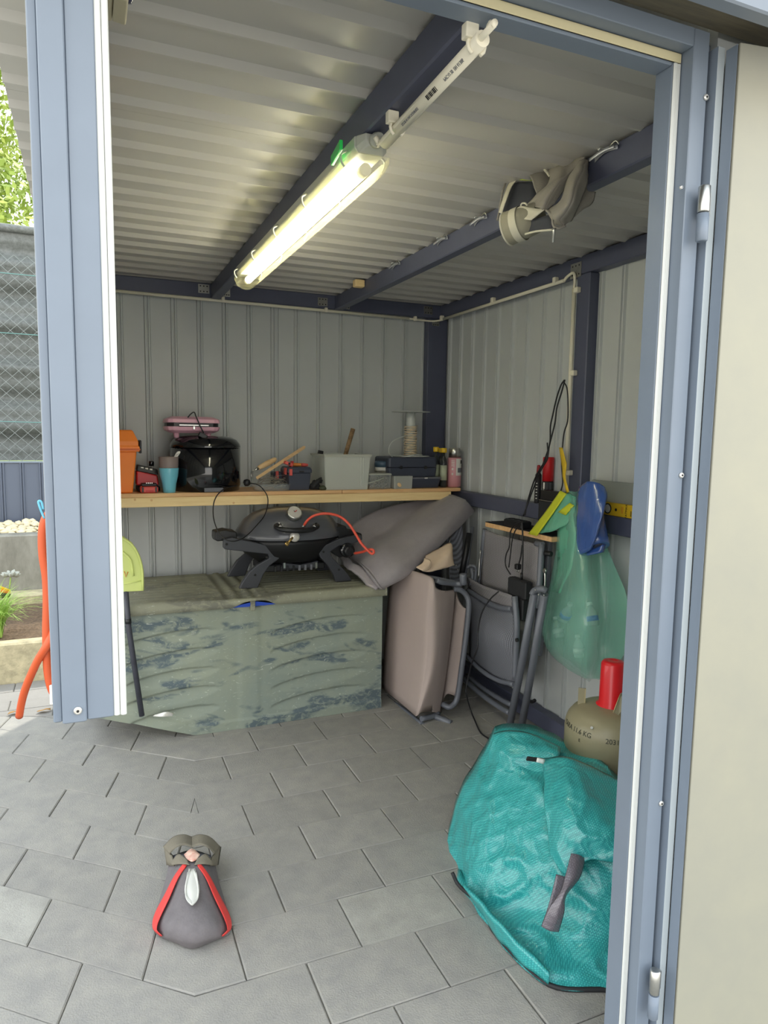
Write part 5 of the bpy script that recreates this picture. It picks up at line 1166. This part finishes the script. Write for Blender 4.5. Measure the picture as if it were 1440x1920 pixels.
# ================================================================ TURQUOISE BAG
def woven(name, rgb, rgb2):
    m = mat(name, rgb, .32, coat=.25, spec=.6); n = m.node_tree; L = n.links.new; p = n.nodes['Principled BSDF']
    tc = n.nodes.new('ShaderNodeTexCoord'); mp = n.nodes.new('ShaderNodeMapping'); mp.inputs['Rotation'].default_value = (.5, .4, .78); L(tc.outputs['Object'], mp.inputs[0])
    vo = n.nodes.new('ShaderNodeTexVoronoi'); vo.inputs['Scale'].default_value = 210; vo.inputs['Randomness'].default_value = .12; L(mp.outputs[0], vo.inputs['Vector'])
    mx = n.nodes.new('ShaderNodeMix'); mx.data_type = 'RGBA'; mx.inputs[6].default_value = lin(rgb2); mx.inputs[7].default_value = lin(rgb)
    rp = n.nodes.new('ShaderNodeValToRGB'); rp.color_ramp.elements[0].position = .2; rp.color_ramp.elements[1].position = .55; L(vo.outputs['Distance'], rp.inputs[0]); L(rp.outputs[0], mx.inputs[0]); L(mx.outputs[2], p.inputs['Base Color'])
    nb = n.nodes.new('ShaderNodeTexNoise'); nb.inputs['Scale'].default_value = 9; nb.inputs['Detail'].default_value = 5; nb.inputs['Distortion'].default_value = .8; L(tc.outputs['Object'], nb.inputs['Vector'])
    b1 = n.nodes.new('ShaderNodeBump'); b1.inputs['Strength'].default_value = .5; b1.inputs['Distance'].default_value = .03; L(nb.outputs[0], b1.inputs['Height'])
    b2 = n.nodes.new('ShaderNodeBump'); b2.inputs['Strength'].default_value = .5; b2.inputs['Distance'].default_value = .001; L(vo.outputs['Distance'], b2.inputs['Height']); L(b1.outputs[0], b2.inputs['Normal']); L(b2.outputs[0], p.inputs['Normal'])
woven('turquoise', (40, 145, 147), (78, 190, 185)); woven('webbing', (104, 98, 106), (126, 120, 128))
t = thing('tarpaulin_bag', (1.15, 1.6, 0), 'large turquoise woven tarpaulin bag slumped on the paving by the doorway', 'bag')
rows = [c3([(928, 1372, 1.97), (965, 1369, 1.95), (1012, 1376, 1.90), (1080, 1410, 1.76), (1165, 1468, 1.54), (1290, 1560, 1.36)]),
        c3([(900, 1425, 1.98), (950, 1422, 1.84), (1012, 1434, 1.74), (1085, 1462, 1.62), (1165, 1515, 1.46), (1290, 1600, 1.32)]),
        c3([(868, 1480, 1.97), (930, 1500, 1.76), (1010, 1512, 1.62), (1090, 1540, 1.50), (1165, 1590, 1.38), (1290, 1670, 1.26)]),
        c3([(841, 1572, 1.94), (902, 1580, 1.71), (985, 1600, 1.56), (1080, 1622, 1.43), (1165, 1660, 1.34), (1290, 1740, 1.23)]),
        c3([(846, 1640, 1.80), (900, 1690, 1.62), (975, 1710, 1.50), (1070, 1740, 1.37), (1165, 1772, 1.29), (1290, 1820, 1.21)]),
        [at(u, v, z=.008) for u, v in ((862, 1655), (925, 1748), (985, 1815), (1045, 1852), (1150, 1857), (1290, 1880))]]
def fold(P_):
    """raise sharp creases running from the knot down the front"""
    return P_
MB().patch(rows, 18, 16, (.03, .05, 0), wr=.010, ws=6.5, seed=4, rid=.016, rs=7).build('body', 'turquoise', t)
g_ = [c3([(1020, 1424, 1.69), (1070, 1424, 1.60), (1165, 1470, 1.50), (1290, 1560, 1.34)]),
      c3([(1022, 1500, 1.56), (1075, 1500, 1.47), (1165, 1532, 1.40), (1290, 1610, 1.29)]),
      c3([(1028, 1560, 1.50), (1072, 1562, 1.42), (1165, 1572, 1.35), (1290, 1650, 1.25)]),
      c3([(1032, 1602, 1.47), (1063, 1641, 1.40), (1118, 1612, 1.365), (1290, 1655, 1.245)])]
MB().patch(g_, 16, 14, (.012, .02, -.004), wr=.005, ws=9, seed=1, rid=.008, rs=9).build('top_flap', 'turquoise', t)
r_ = [c3([(926, 1378, 1.93), (960, 1372, 1.88), (1005, 1382, 1.82), (1050, 1402, 1.74)]), c3([(918, 1405, 1.91), (955, 1404, 1.83), (1002, 1405, 1.77), (1046, 1418, 1.70)]), c3([(912, 1434, 1.93), (950, 1448, 1.80), (990, 1455, 1.74), (1022, 1462, 1.68)])]
MB().patch(r_, 8, 7, (.02, .03, -.01), wr=.005, ws=12, seed=6, rid=.010, rs=12).build('rolled_collar', 'turquoise', t)
hc = at(1003, 1424, y=1.70)
MB().obox(hc, ((.9, -.4, -.1), (.3, .8, .3), (0, -.5, 1)), (.026, .004, .008)).build('dark_opening', 'hole', t, bevel=.003)
MB().patch([c3([(1008, 1421, 1.685), (1022, 1424, 1.68)]), c3([(1006, 1429, 1.685), (1021, 1433, 1.68)])], 3, 2, (0, .002, 0)).build('care_tag', 'white', t)
MB().patch([c3([(1072, 1601, 1.385), (1085, 1603, 1.38), (1098, 1610, 1.385)]), c3([(1062, 1640, 1.36), (1076, 1643, 1.35), (1088, 1645, 1.355)]), c3([(1052, 1672, 1.345), (1058, 1676, 1.335), (1062, 1680, 1.34)]), c3([(1030, 1705, 1.345), (1045, 1715, 1.33), (1058, 1712, 1.33)]), c3([(1016, 1738, 1.35), (1032, 1746, 1.335), (1048, 1748, 1.335)])], 5, 8, (0, .003, 0)).build('strap', 'webbing', t)
MB().patch([c3([(1044, 1640, 1.40), (1062, 1645, 1.39)]), c3([(1036, 1675, 1.385), (1052, 1680, 1.375)]), c3([(1026, 1710, 1.37), (1040, 1716, 1.36)]), c3([(1017, 1734, 1.36), (1030, 1742, 1.35)])], 4, 6, (0, .003, 0)).build('strap', 'webbing', t)
MB().tube([at(u, v, z=z_) for u, v, z_ in ((848, 1636, .05), (862, 1662, .02), (905, 1700, .015), (925, 1745, .006), (985, 1812, .006), (1045, 1852, .006), (1150, 1857, .006), (1290, 1882, .006))], .006, 8, smooth_path=5).build('dark_piping', 'black_rough', t)
MB().patch([[at(u, v, z=z_) for u, v, z_ in ((870, 1660, .06), (920, 1715, .06), (975, 1775, .05), (1030, 1830, .04))], [at(u, v, z=z_) for u, v, z_ in ((872, 1665, .01), (910, 1728, .01), (965, 1795, .01), (1025, 1845, .01))]], 7, 4, (.01, .01, 0), wr=.006, ws=15).build('side_fold', 'turquoise', t)

# ================================================================ SHOE-LIKE SLIPPER IN THE MIDDLE
mat('shoe_grey', (112, 107, 109), .85, var=.15, vs=40, bump=.3, bs=200); mat('shoe_olive', (118, 112, 98), .85, bump=.3, bs=200); mat('lace', (206, 206, 200), .7); mat('trim_red', (222, 66, 62), .5)
t = thing('shoe', (.24, 1.95, 0), 'dark grey shoe with red curved stripes lying on the paving', 'shoe')
def sz(l): return [at(u, v, z=z_) for u, v, z_ in l]
rows = [sz([(318, 1612, .03), (335, 1608, .085), (360, 1612, .095), (385, 1608, .085), (402, 1612, .03)]),
        sz([(310, 1650, .02), (332, 1640, .085), (360, 1645, .10), (388, 1640, .085), (410, 1650, .02)]),
        sz([(298, 1690, .015), (325, 1685, .07), (360, 1690, .085), (395, 1685, .07), (422, 1690, .015)]),
        sz([(286, 1732, .01), (318, 1730, .055), (360, 1735, .065), (402, 1730, .055), (434, 1732, .01)]),
        sz([(292, 1750, .006), (322, 1757, .03), (360, 1765, .035), (398, 1757, .03), (430, 1750, .006)]),
        sz([(300, 1757, .004), (328, 1768, .004), (360, 1779, .004), (392, 1768, .004), (420, 1757, .004)])]
MB().patch(rows, 7, 6).build('upper', 'shoe_grey', t, fix=False)
for s_ in (1, -1):
    m_ = lambda u: 360 + s_*(u-360)
    MB().patch([sz([(m_(344), 1620, .098), (m_(350), 1624, .10)]), sz([(m_(326), 1645, .084), (m_(334), 1648, .092)]), sz([(m_(308), 1680, .054), (m_(318), 1684, .070)]), sz([(m_(290), 1715, .022), (m_(300), 1722, .044)]), sz([(m_(286), 1740, .016), (m_(294), 1744, .034)]), sz([(m_(300), 1756, .010), (m_(304), 1756, .018)])], 4, 6, (0, 0, .003)).build('red_stripe', 'trim_red', t)
    MB().patch([sz([(m_(362), 1570, .07), (m_(345), 1565, .085), (m_(325), 1570, .08), (m_(306), 1588, .06)]), sz([(m_(362), 1590, .10), (m_(345), 1585, .105), (m_(330), 1590, .10), (m_(318), 1602, .07)])], 5, 4, (0, .008, -.003)).build('collar', 'shoe_olive', t)
    MB().patch([sz([(m_(307), 1588, .06), (m_(322), 1604, .07)]), sz([(m_(312), 1622, .03), (m_(326), 1624, .075)])], 4, 4, (.004, .004, -.002)).build('heel_side', 'shoe_olive', t)
    MB().patch([sz([(m_(320), 1618, .085), (m_(334), 1601, .105), (m_(350), 1610, .105)]), sz([(m_(322), 1622, .085), (m_(338), 1620, .10), (m_(356), 1622, .102)])], 4, 4, (0, .003, -.003)).build('padding', 'shoe_olive', t)
    for k in range(3):
        MB().tube(sz([(m_(357 - k*2.5), 1630 + k*3, .106), (m_(349 - k*.5), 1664 + k*2, .100), (m_(351 - k*.5), 1682 + k*2, .096), (m_(360), 1692 + k*2, .094)]), .0016, 6, smooth_path=4).build('lace', 'lace', t)
MB().patch([sz([(354, 1629, .103), (360, 1630, .104), (366, 1629, .103)]), sz([(346, 1668, .096), (360, 1668, .100), (374, 1668, .096)]), sz([(352, 1692, .089), (360, 1698, .090), (368, 1692, .089)])], 4, 5, (0, 0, .002)).build('tongue', 'lace', t)
MB().patch([sz([(345, 1603, .10), (360, 1592, .102), (375, 1603, .10)]), sz([(350, 1612, .10), (360, 1616, .102), (370, 1612, .10)])], 5, 3, (0, 0, .002)).build('insole_label', mat('skin_pink', (214, 150, 134), .6, var=.3, vs=60, rgb2=(236, 214, 196)), t)
MB().patch([sz([(324, 1606, .06), (360, 1596, .06), (396, 1606, .06)]), sz([(328, 1616, .06), (360, 1618, .06), (392, 1616, .06)])], 4, 3, (0, 0, .004)).build('insole', 'print_grey', t)

# ================================================================ GREY BAG OVER THE SECOND BEAM
mat('grey_canvas', (146, 141, 132), .85, var=.08, vs=10, bump=.2, bs=220); mat('cream_tape', (200, 196, 178), .7); mat('net_dark', (60, 62, 70), .8); mat('lining', (150, 146, 128), .8)
def hb(l): return [at(860 + a/4.8, 240 + b/4.8, x=x) for a, b, x in l]
t = thing('canvas_bag', at(1040, 330, x=1.24), 'crumpled grey canvas bag with cream tape and zip hanging on the second roof beam', 'bag')
MB().patch([hb([(560, 370, 1.22), (640, 320, 1.235), (720, 292, 1.245)]), hb([(640, 430, 1.19), (740, 420, 1.21), (820, 420, 1.235)]), hb([(700, 600, 1.17), (760, 560, 1.19), (840, 470, 1.225)])], 6, 6, (.004, 0, 0), wr=.003, ws=20).build('hood', 'grey_canvas', t)
MB().patch([hb([(720, 292, 1.246), (900, 285, 1.247), (1030, 265, 1.247), (1130, 255, 1.247)]), hb([(810, 440, 1.21), (900, 420, 1.20), (980, 400, 1.22), (1080, 330, 1.24)]), hb([(700, 600, 1.17), (820, 560, 1.16), (930, 480, 1.19), (1010, 420, 1.22)]), hb([(620, 690, 1.16), (720, 720, 1.14), (800, 720, 1.16), (940, 560, 1.20)])], 7, 7, (.006, 0, 0), wr=.006, ws=12, seed=3).build('side_panel', 'grey_canvas', t)
MB().patch([hb([(1090, 290, 1.246), (1150, 290, 1.247), (1140, 400, 1.247)]), hb([(980, 450, 1.20), (1060, 450, 1.17), (1130, 520, 1.20)]), hb([(900, 640, 1.17), (990, 640, 1.13), (1060, 700, 1.18)]), hb([(800, 740, 1.16), (880, 800, 1.13), (1010, 820, 1.18)]), hb([(860, 860, 1.16), (920, 880, 1.15), (990, 840, 1.18)])], 7, 7, (.008, 0, 0), wr=.006, ws=12, seed=8).build('main_panel', 'grey_canvas', t)
MB().patch([hb([(1130, 400, 1.235), (1150, 560, 1.23), (1225, 570, 1.25)]), hb([(1060, 600, 1.22), (1100, 680, 1.21), (1170, 690, 1.24)]), hb([(1010, 800, 1.20), (1040, 800, 1.21), (1060, 760, 1.23)])], 6, 6, (.004, 0, 0), wr=.005, ws=16).build('back_flap', 'grey_canvas', t)
mo = hb([(440, 910, 1.13)])[0]; en = hb([(740, 790, 1.18)])[0]; ax = (en - mo)
MB().lathe(mo, [(.044, 0), (.047, .004), (.045, ax.length*.4), (.040, ax.length), (.036, ax.length), (.040, .006), (.0435, 0)], 28, ax, cap=False).build('roll', 'lining', t)
MB().lathe(mo + ax.normalized()*-.001, [(.0475, 0), (.0485, .004), (.046, .006), (.0445, .002)], 28, ax, cap=False).build('roll_rim', 'cream_tape', t)
MB().lathe(mo + ax*.25, [(.0472, 0), (.0475, .022)], 28, ax, cap=False).build('tape_band', 'cream_tape', t)
MB().patch([hb([(560, 370, 1.215), (590, 400, 1.21)]), hb([(450, 500, 1.18), (485, 510, 1.18)]), hb([(395, 640, 1.15), (430, 640, 1.15)]), hb([(360, 760, 1.14), (385, 770, 1.14)])], 4, 7, (.002, 0, 0)).build('tape_edge', 'cream_tape', t)
MB().tube(hb([(550, 370, 1.215), (450, 450, 1.19), (400, 560, 1.16), (375, 700, 1.15), (350, 830, 1.14)]), .0035, 7, smooth_path=5).build('edge_cord', 'grey_canvas', t)
MB().patch([hb([(500, 480, 1.20), (700, 490, 1.215)]), hb([(420, 640, 1.17), (680, 610, 1.19)]), hb([(390, 780, 1.16), (600, 690, 1.175)])], 5, 5, (.003, 0, 0), wr=.003, ws=25).build('net_panel', 'net_dark', t)
MB().patch([hb([(560, 425, 1.195), (620, 420, 1.20)]), hb([(540, 470, 1.195), (660, 475, 1.205)])], 4, 3, (.002, 0, 0)).build('green_label', mat('moss', (146, 160, 60), .7), t)
MB().patch([hb([(560, 700, 1.13), (780, 735, 1.15)]), hb([(380, 810, 1.12), (650, 830, 1.13)])], 6, 4, (.003, 0, 0), wr=.003, ws=20).build('tape_panel', 'cream_tape', t)
MB().patch([hb([(640, 830, 1.14), (830, 780, 1.16)]), hb([(600, 950, 1.15), (860, 910, 1.16)])], 5, 4, (.003, 0, 0), wr=.003, ws=22).build('net_panel', 'net_dark', t)
MB().tube(hb([(790, 740, 1.145), (840, 790, 1.14), (850, 870, 1.14), (890, 905, 1.14), (960, 880, 1.16)]), .0035, 7, smooth_path=5).build('edge_cord', 'grey_canvas', t)
MB().tube(hb([(600, 955, 1.13), (700, 930, 1.13), (860, 915, 1.135)]), .003, 7, smooth_path=4).build('zip_edge', 'cream_tape', t)
z_ = hb([(857, 925, 1.13)])[0]
MB().tube([z_ + V((0, 0, .006)), z_, z_ + V((0, 0, -.03))], [.006, .0035, .004], 8).build('zip_pull', 'steel', t)
for k in range(12):
    p_ = hb([(725 + k*8.5, 305 + k*11.5, 1.215)])[0]; MB().obox(p_, ((1,0,0),(0,1,0),(0,0,1)), (.003, .003, .0022)).build('braid_stitch', 'cream_tape', t)
MB().tube(hb([(560, 700, 1.13), (570, 680, 1.13), (600, 678, 1.13), (615, 695, 1.13)]), .0025, 7, smooth_path=4).build('loop', 'cream_tape', t)
# small black thing hooked where lamp beam meets the back
c_ = at(405, 508, y=3.60)
t = MB().patch([[c_ + V((-.03, 0, .0)), c_ + V((0, 0, .01)), c_ + V((.035, 0, .008))], [c_ + V((-.035, 0, -.012)), c_ + V((0, 0, -.022)), c_ + V((.035, 0, -.012))]], 5, 4, (0, .02, 0), wr=.004, ws=30).build('black_strap', 'black_rough', None, base=c_)
tag(t, 'bit of black strap hanging beside the far end of the lamp beam', 'strap')

# ================================================================ GARDEN LEFT OF THE SHED
mat('concrete', (150, 148, 138), .9, var=.35, vs=9, rgb2=(116, 114, 104), stretch=(1, 1, .4), bump=.6, bs=80); mat('curb', (196, 184, 150), .9, var=.3, vs=14, rgb2=(150, 142, 116), bump=.8, bs=90)
mat('soil', (112, 92, 72), .95, var=.5, vs=60, bump=1, bs=90); mat('pebble', (226, 212, 176), .8, var=.15, vs=8, rand=.12); mat('fence_dark', (88, 96, 112), .45)
gp = root('trim_12')
random.seed(4)
for r in range(5):
    y0_ = 3.40 + r*.133
    x = -4 + (r % 2)*.2
    while x < .2:
        q4 = [V((x, y0_)), V((x+.4, y0_)), V((x+.4, y0_+.133)), V((x, y0_+.133))]
        q4 = clip(q4, cutA, cutB)
        if len(q4) > 2 and area(q4) > .002 and x > -2.2:
            slab(q4, 'paver', 'paver_garden', gp, top=.001)
        x += .4
def garden(name, a, b, m, label=None): 
    o = MB().cbox(a, b, .01).build(name, m, None, kind='structure'); return o
garden('trim_13', (-5, 4.068, -.3), (1.2, 4.15, .22), 'curb')
MB().box((-5, 4.15, -.3), (1.2, 5.22, .20)).build('garden_bed', 'soil', None, kind='structure')
q = MB(); 
NXg, NYg = 120, 60
q.add([(-2.6 + 3.2*i/NXg, 4.152 + .89*j/NYg, .205 + .018*noise.noise(V((i*.35, j*.35, 2))) + .012*noise.noise(V((i*1.1, j*1.1, 5)))) for j in range(NYg+1) for i in range(NXg+1)], [(j*(NXg+1)+i, j*(NXg+1)+i+1, (j+1)*(NXg+1)+i+1, (j+1)*(NXg+1)+i) for j in range(NYg) for i in range(NXg)], True)
q.build('soil_surface', 'soil', None, kind='stuff')
gw = root('wall_garden')
for k in range(5): MB().cbox((-5 + k*1.25, 5.22, -.2), (-5 + (k+1)*1.25 - .006, 5.36, .641), .008).build('wall_block', 'concrete', gw)
MB().cbox((-5, 5.05, .15), (1.2, 5.215, .265), .01).build('footing', 'curb', gw)
MB().box((-5, 5.36, 0), (1.2, 5.95, .60)).build('terrace_fill', 'soil', gw)
pb_ = root('trim_14', (0, 0, 0))
bm = bmesh.new(); bmesh.ops.create_icosphere(bm, subdivisions=1, radius=1.0); me_p = bpy.data.meshes.new('pebble')
for v_ in bm.verts: v_.co *= 1 + .15*noise.noise(v_.co*2)
for f_ in bm.faces: f_.smooth = True
bm.to_mesh(me_p); bm.free(); me_p.materials.append(MATS['pebble'])
random.seed(9); n_ = 0
for j in range(9):
    for i in range(33):
        y_ = 5.375 + j*.045 + random.uniform(-.012, .012); x_ = -1.75 + i*.052 + random.uniform(-.014, .014) + (j % 2)*.026
        o = bpy.data.objects.new('pebble', me_p); C.objects.link(o); o.parent = pb_
        o.location = (x_, y_, .625 + random.uniform(0, .02) + j*.004); o.scale = (random.uniform(.026, .036), random.uniform(.022, .030), random.uniform(.016, .024))
        o.rotation_euler = (random.uniform(-.4, .4), random.uniform(-.4, .4), random.uniform(0, 3)); n_ += 1
# dark sheet fence with netting above
fs_ = root('wall_fence')
sheet('sheet_panel', 'fence_dark', fs_, ribs(-5, -1.0, -.60, .129), lambda p, h: V((p, 5.83 - h, .60)), lambda p, h: V((p, 5.83 - h, 1.10)), lambda p: V((p, 5.86, .60)), lambda p: V((p, 5.86, 1.10)))
sheet('sheet_panel', 'fence_dark', fs_, ribs(-1.0, 1.2, -.60, .129), lambda p, h: V((p, 5.83 - h, .60)), lambda p, h: V((p, 5.83 - h, 1.10)), lambda p: V((p, 5.86, .60)), lambda p: V((p, 5.86, 1.10)))
MB().cbox((-5, 5.82, 1.10), (1.2, 5.865, 1.112), .002).build('cap_strip', 'fence', fs_) if 'fence' in MATS else MB().cbox((-5, 5.82, 1.10), (1.2, 5.865, 1.112), .002).build('cap_strip', 'frame', fs_)
t = thing('shade_net', (-.6, 6.0, 1.1), 'dark shade netting with horizontal folds behind the chain link fence', 'netting')
q = MB(); zz = [1.112 + (2.83-1.112)*k/60 for k in range(61)]
q.add([(x_, 6.0 + .035*math.sin(z_*17 + .6*math.sin(x_*1.5)) + .02*math.sin(z_*41+x_), z_) for z_ in zz for x_ in [-5 + 6.2*i/40 for i in range(41)]], [(j*41+i, j*41+i+1, (j+1)*41+i+1, (j+1)*41+i) for j in range(60) for i in range(40)], True)
q.build('net', mat('net', (112, 116, 114), .45, var=.35, vs=40, rgb2=(84, 88, 84), bump=.5, bs=300), t)
MB().tube([(-5, 6.0, 2.83), (-2, 6.0, 2.84), (1.2, 6.0, 2.80)], .03, 8, smooth_path=4).build('top_roll', 'net', t)
t = thing('chain_link_fence', (-.6, 5.93, 1.1), 'galvanised chain link fence standing above the dark metal panels', 'fence')
q = MB(); random.seed(2)
st = .088; z0_, z1_ = 1.112, 2.62
for s_ in (1, -1):
    x0_ = -3.2
    k = 0
    while x0_ + k*st < 1.6 + 1.6:
        xs0 = x0_ + k*st
        pts = []
        n_ = 34
        a_, b_ = (xs0, z0_), (xs0 + s_*(z1_-z0_)*1.05, z1_)
        lo = max(-1.9, min(a_[0], b_[0])); hi = min(.6, max(a_[0], b_[0]))
        if lo < hi:
            f = lambda x: z0_ + (x - a_[0])/(b_[0]-a_[0])*(z1_-z0_)
            q.tube([(lo, 5.93+s_*.002, f(lo)), (hi, 5.93+s_*.002, f(hi))], .0021, 4, cap=False)
        k += 1
    for k in range(1, 40):
        pass
q.build('wire_mesh', mat('wire_fence', (140, 148, 146), .5, .3), t, kind='stuff')
for z_ in (1.42, 2.07, 2.50): MB().tube([(-5, 5.925, z_+.02), (1.2, 5.925, z_-.03)], .0035, 6).build('tension_wire', mat('teal_wire%d' % int(z_*100), (104, 146, 142), .5), t)
# hose and blue hook on the left jamb
mat('hose_orange', (206, 88, 46), .5)
Yh = 1.12
t = thing('garden_hose', at(85, 980, y=Yh), 'orange garden hose hanging down the outside of the left door post', 'hose')
MB().tube([at(u, v, y=y) for u, v, y in ((92, 962, 1.12), (84, 975, 1.12), (79, 1000, 1.12), (80, 1040, 1.12), (86, 1080, 1.12), (88, 1120, 1.12), (87, 1180, 1.12), (88, 1240, 1.12), (92, 1275, 1.12), (99, 1297, 1.12), (106, 1300, 1.12))], .0058, 10, smooth_path=5).build('hose_loop', 'hose_orange', t)
MB().tube([at(u, v, y=y) for u, v, y in ((97, 1060, 1.13), (96, 1140, 1.13), (97, 1185, 1.12), (88, 1210, 1.11), (70, 1240, 1.12), (50, 1285, 1.14), (41, 1315, 1.16), (36, 1343, 1.18))], .0058, 10, smooth_path=5).build('hose_end', 'hose_orange', t)
MB().tube([at(u, v, y=1.125) for u, v in ((98, 968), (92, 1000), (95, 1060))], .0055, 10, smooth_path=4).build('hose_loop', 'hose_orange', t)
t = MB().tube([at(u, v, y=1.115) for u, v in ((83, 972), (76, 955), (72, 942), (74, 939), (78, 942), (81, 955))], .0016, 7, smooth_path=4).build('blue_hook', mat('sky_blue', (110, 190, 216), .4), None, base=at(83, 972, y=1.115))
tag(t, 'thin light blue plastic hook above the orange hose', 'hook')
t = MB().cbox(at(98, 1284, y=1.11) - V((.004, .002, .03)), at(98, 1284, y=1.11) + V((.004, .002, 0)), .001).build('white_tag', 'white', None, base=at(98, 1284, y=1.11))
tag(t, 'small white tag on the post beside the orange hose', 'tag')
# grass tuft
mat('grass', (120, 168, 60), .6, var=.4, vs=20, rgb2=(168, 190, 96)); random.seed(12)
def tuft(cx, cy, z0, n, h, label):
    q = MB()
    for k in range(n):
        a = random.uniform(0, 2*math.pi); l = h*random.uniform(.5, 1.1); s_ = random.uniform(.25, 1.0); b0 = V((cx + random.uniform(-.03, .03), cy + random.uniform(-.03, .03), z0))
        d = V((math.cos(a), math.sin(a), 0)); w_ = V((-d.y, d.x, 0))*.0028
        P = [b0 + d*l*s_*f*f*.9 + V((0, 0, l*(f - .55*s_*f*f*f))) for f in (0, .3, .6, .85, 1)]
        q.add([p_ + w_*(1-i*.22) for i, p_ in enumerate(P)] + [p_ - w_*(1-i*.22) for i, p_ in enumerate(P)], [(i, i+1, 6+i, 5+i) for i in range(4)])
    o = q.build('grass_tuft', 'grass', None, base=(cx, cy, z0), kind='stuff', fix=False); tag(o, label, 'grass'); return o
gt = at(0, 1190, z=.22)
tuft(gt.x - .02, gt.y, .21, 420, .36, 'bright green tuft of ornamental grass in the garden bed')
def rosette(c, r, lab, m):
    t = thing('succulent', c, lab, 'plant'); c = V(c)
    for k in range(12):
        a = k*2.4; d = V((math.cos(a), math.sin(a)*.6, .35 + .03*k)).normalized()
        MB().lathe(c + d*r*.25, [(.001, 0), (r*.2, r*.25), (r*.24, r*.55), (.001, r*.85)], 8, d, cap=False).build('leaf', m, t)
    MB().tube([c, c + V((-.02, 0, -.14)), c + V((-.03, .0, -.24))], .004, 6, smooth_path=3).build('stem', 'grass', t)
rosette(at(20, 1083, y=4.75), .055, 'pale grey succulent rosette on a stem above the grass tuft', mat('succulent', (166, 168, 158), .6))
p_ = at(3, 1105, y=4.7)
t = thing('yellow_flower', p_, 'yellow and dark red petals at the left edge above the grass', 'flower')
for k, m_ in enumerate(('yellow', 'tool_orange', 'olive')):
    MB().patch([[p_ + V((-.05, 0, .03-k*.02)), p_ + V((0, -.01, .02-k*.02)), p_ + V((.05, 0, -.01-k*.012))], [p_ + V((-.05, .01, -.01-k*.02)), p_ + V((0, .0, -.015-k*.02)), p_ + V((.04, .01, -.03-k*.012))]], 4, 3, (0, .006, 0)).build('petal', m_, t)
MB().tube([p_ + V((-.02, .01, -.02)), p_ + V((-.03, .02, -.3)), V((p_.x-.03, p_.y+.02, .21))], .004, 6, smooth_path=3).build('stem', 'grass', t)
# fallen leaves on the paving
for k, (u, v, lab) in enumerate(((28, 1338, 'dry curled leaf on the paving at the hose end'), (82, 1334, 'dry brown leaf on the paving beside the post foot'))):
    c_ = at(u, v, z=.006); c_.x = c_.x
    o = MB().patch([[c_ + V((-.03, -.01, .004)), c_ + V((0, -.012, .012)), c_ + V((.03, 0, .004))], [c_ + V((-.02, .014, .004)), c_ + V((0, .018, .006)), c_ + V((.028, .012, .01))]], 4, 4, (0, 0, .001), wr=.004, ws=40).build('dry_leaf', mat('dry_leaf%d' % k, (150, 112, 58), .8), None, base=c_); tag(o, lab, 'leaf')
# trees
mat('foliage', (104, 136, 44), .6, var=.6, vs=3, rgb2=(70, 104, 30)); mat('foliage_light', (158, 172, 70), .6, var=.4, vs=1.5, rgb2=(104, 134, 42)); mat('trunk', (110, 96, 78), .9, bump=1, bs=20)
def tree(x, y, h, r, n, seed, label, m):
    random.seed(seed)
    t = thing('tree', (x, y, 0), label, 'tree', 'trees behind the netting')
    MB().tube([(x, y, 0), (x+.1, y, h*.3), (x-.1, y+.1, h*.6), (x+.15, y, h*.85)], [.16, .15, .14, .13, .12, .11, .10, .09, .08, .07, .06, .05, .04], 10, smooth_path=4).build('trunk', 'trunk', t)
    for k in range(5): a = k*1.3; z_ = h*(.35+.09*k); MB().tube([(x, y, z_), (x+r*.35*math.cos(a), y+r*.35*math.sin(a), z_+.5), (x+r*.7*math.cos(a), y+r*.7*math.sin(a), z_+.8)], .035, 6, smooth_path=3).build('branch', 'trunk', t)
    q = MB(); cl = [V((x + random.uniform(-r, r)*.8, y + random.uniform(-r, r)*.8, h*random.uniform(.28, 1.0))) for _ in range(46)]
    for k in range(n):
        c_ = random.choice(cl); p_ = c_ + V([random.gauss(0, .30) for _ in range(3)]); s_ = random.uniform(.03, .065)
        a = V([random.uniform(-1, 1) for _ in range(3)]).normalized(); b = a.orthogonal().normalized()
        q.add([p_ - a*s_, p_ + b*s_*.55, p_ + a*s_, p_ - b*s_*.55], [(0, 1, 2, 3)])
    q.build('foliage', m, t, kind='stuff', fix=False)
tree(-2.0, 10.5, 6.2, 1.9, 26000, 1, 'broad light green tree directly behind the netting', 'foliage_light')
tree(2.6, 13.0, 7.5, 2.2, 18000, 2, 'taller darker green tree right of the light green one', 'foliage')
tree(-6.4, 14.5, 8.0, 2.3, 14000, 3, 'dark green tree standing furthest left behind the netting', 'foliage')
MB().box((-40, 5.95, -.3), (40, 60, .0)).build('trim_15', mat('lawn', (104, 122, 60), .9, var=.4, vs=3), None, kind='structure')
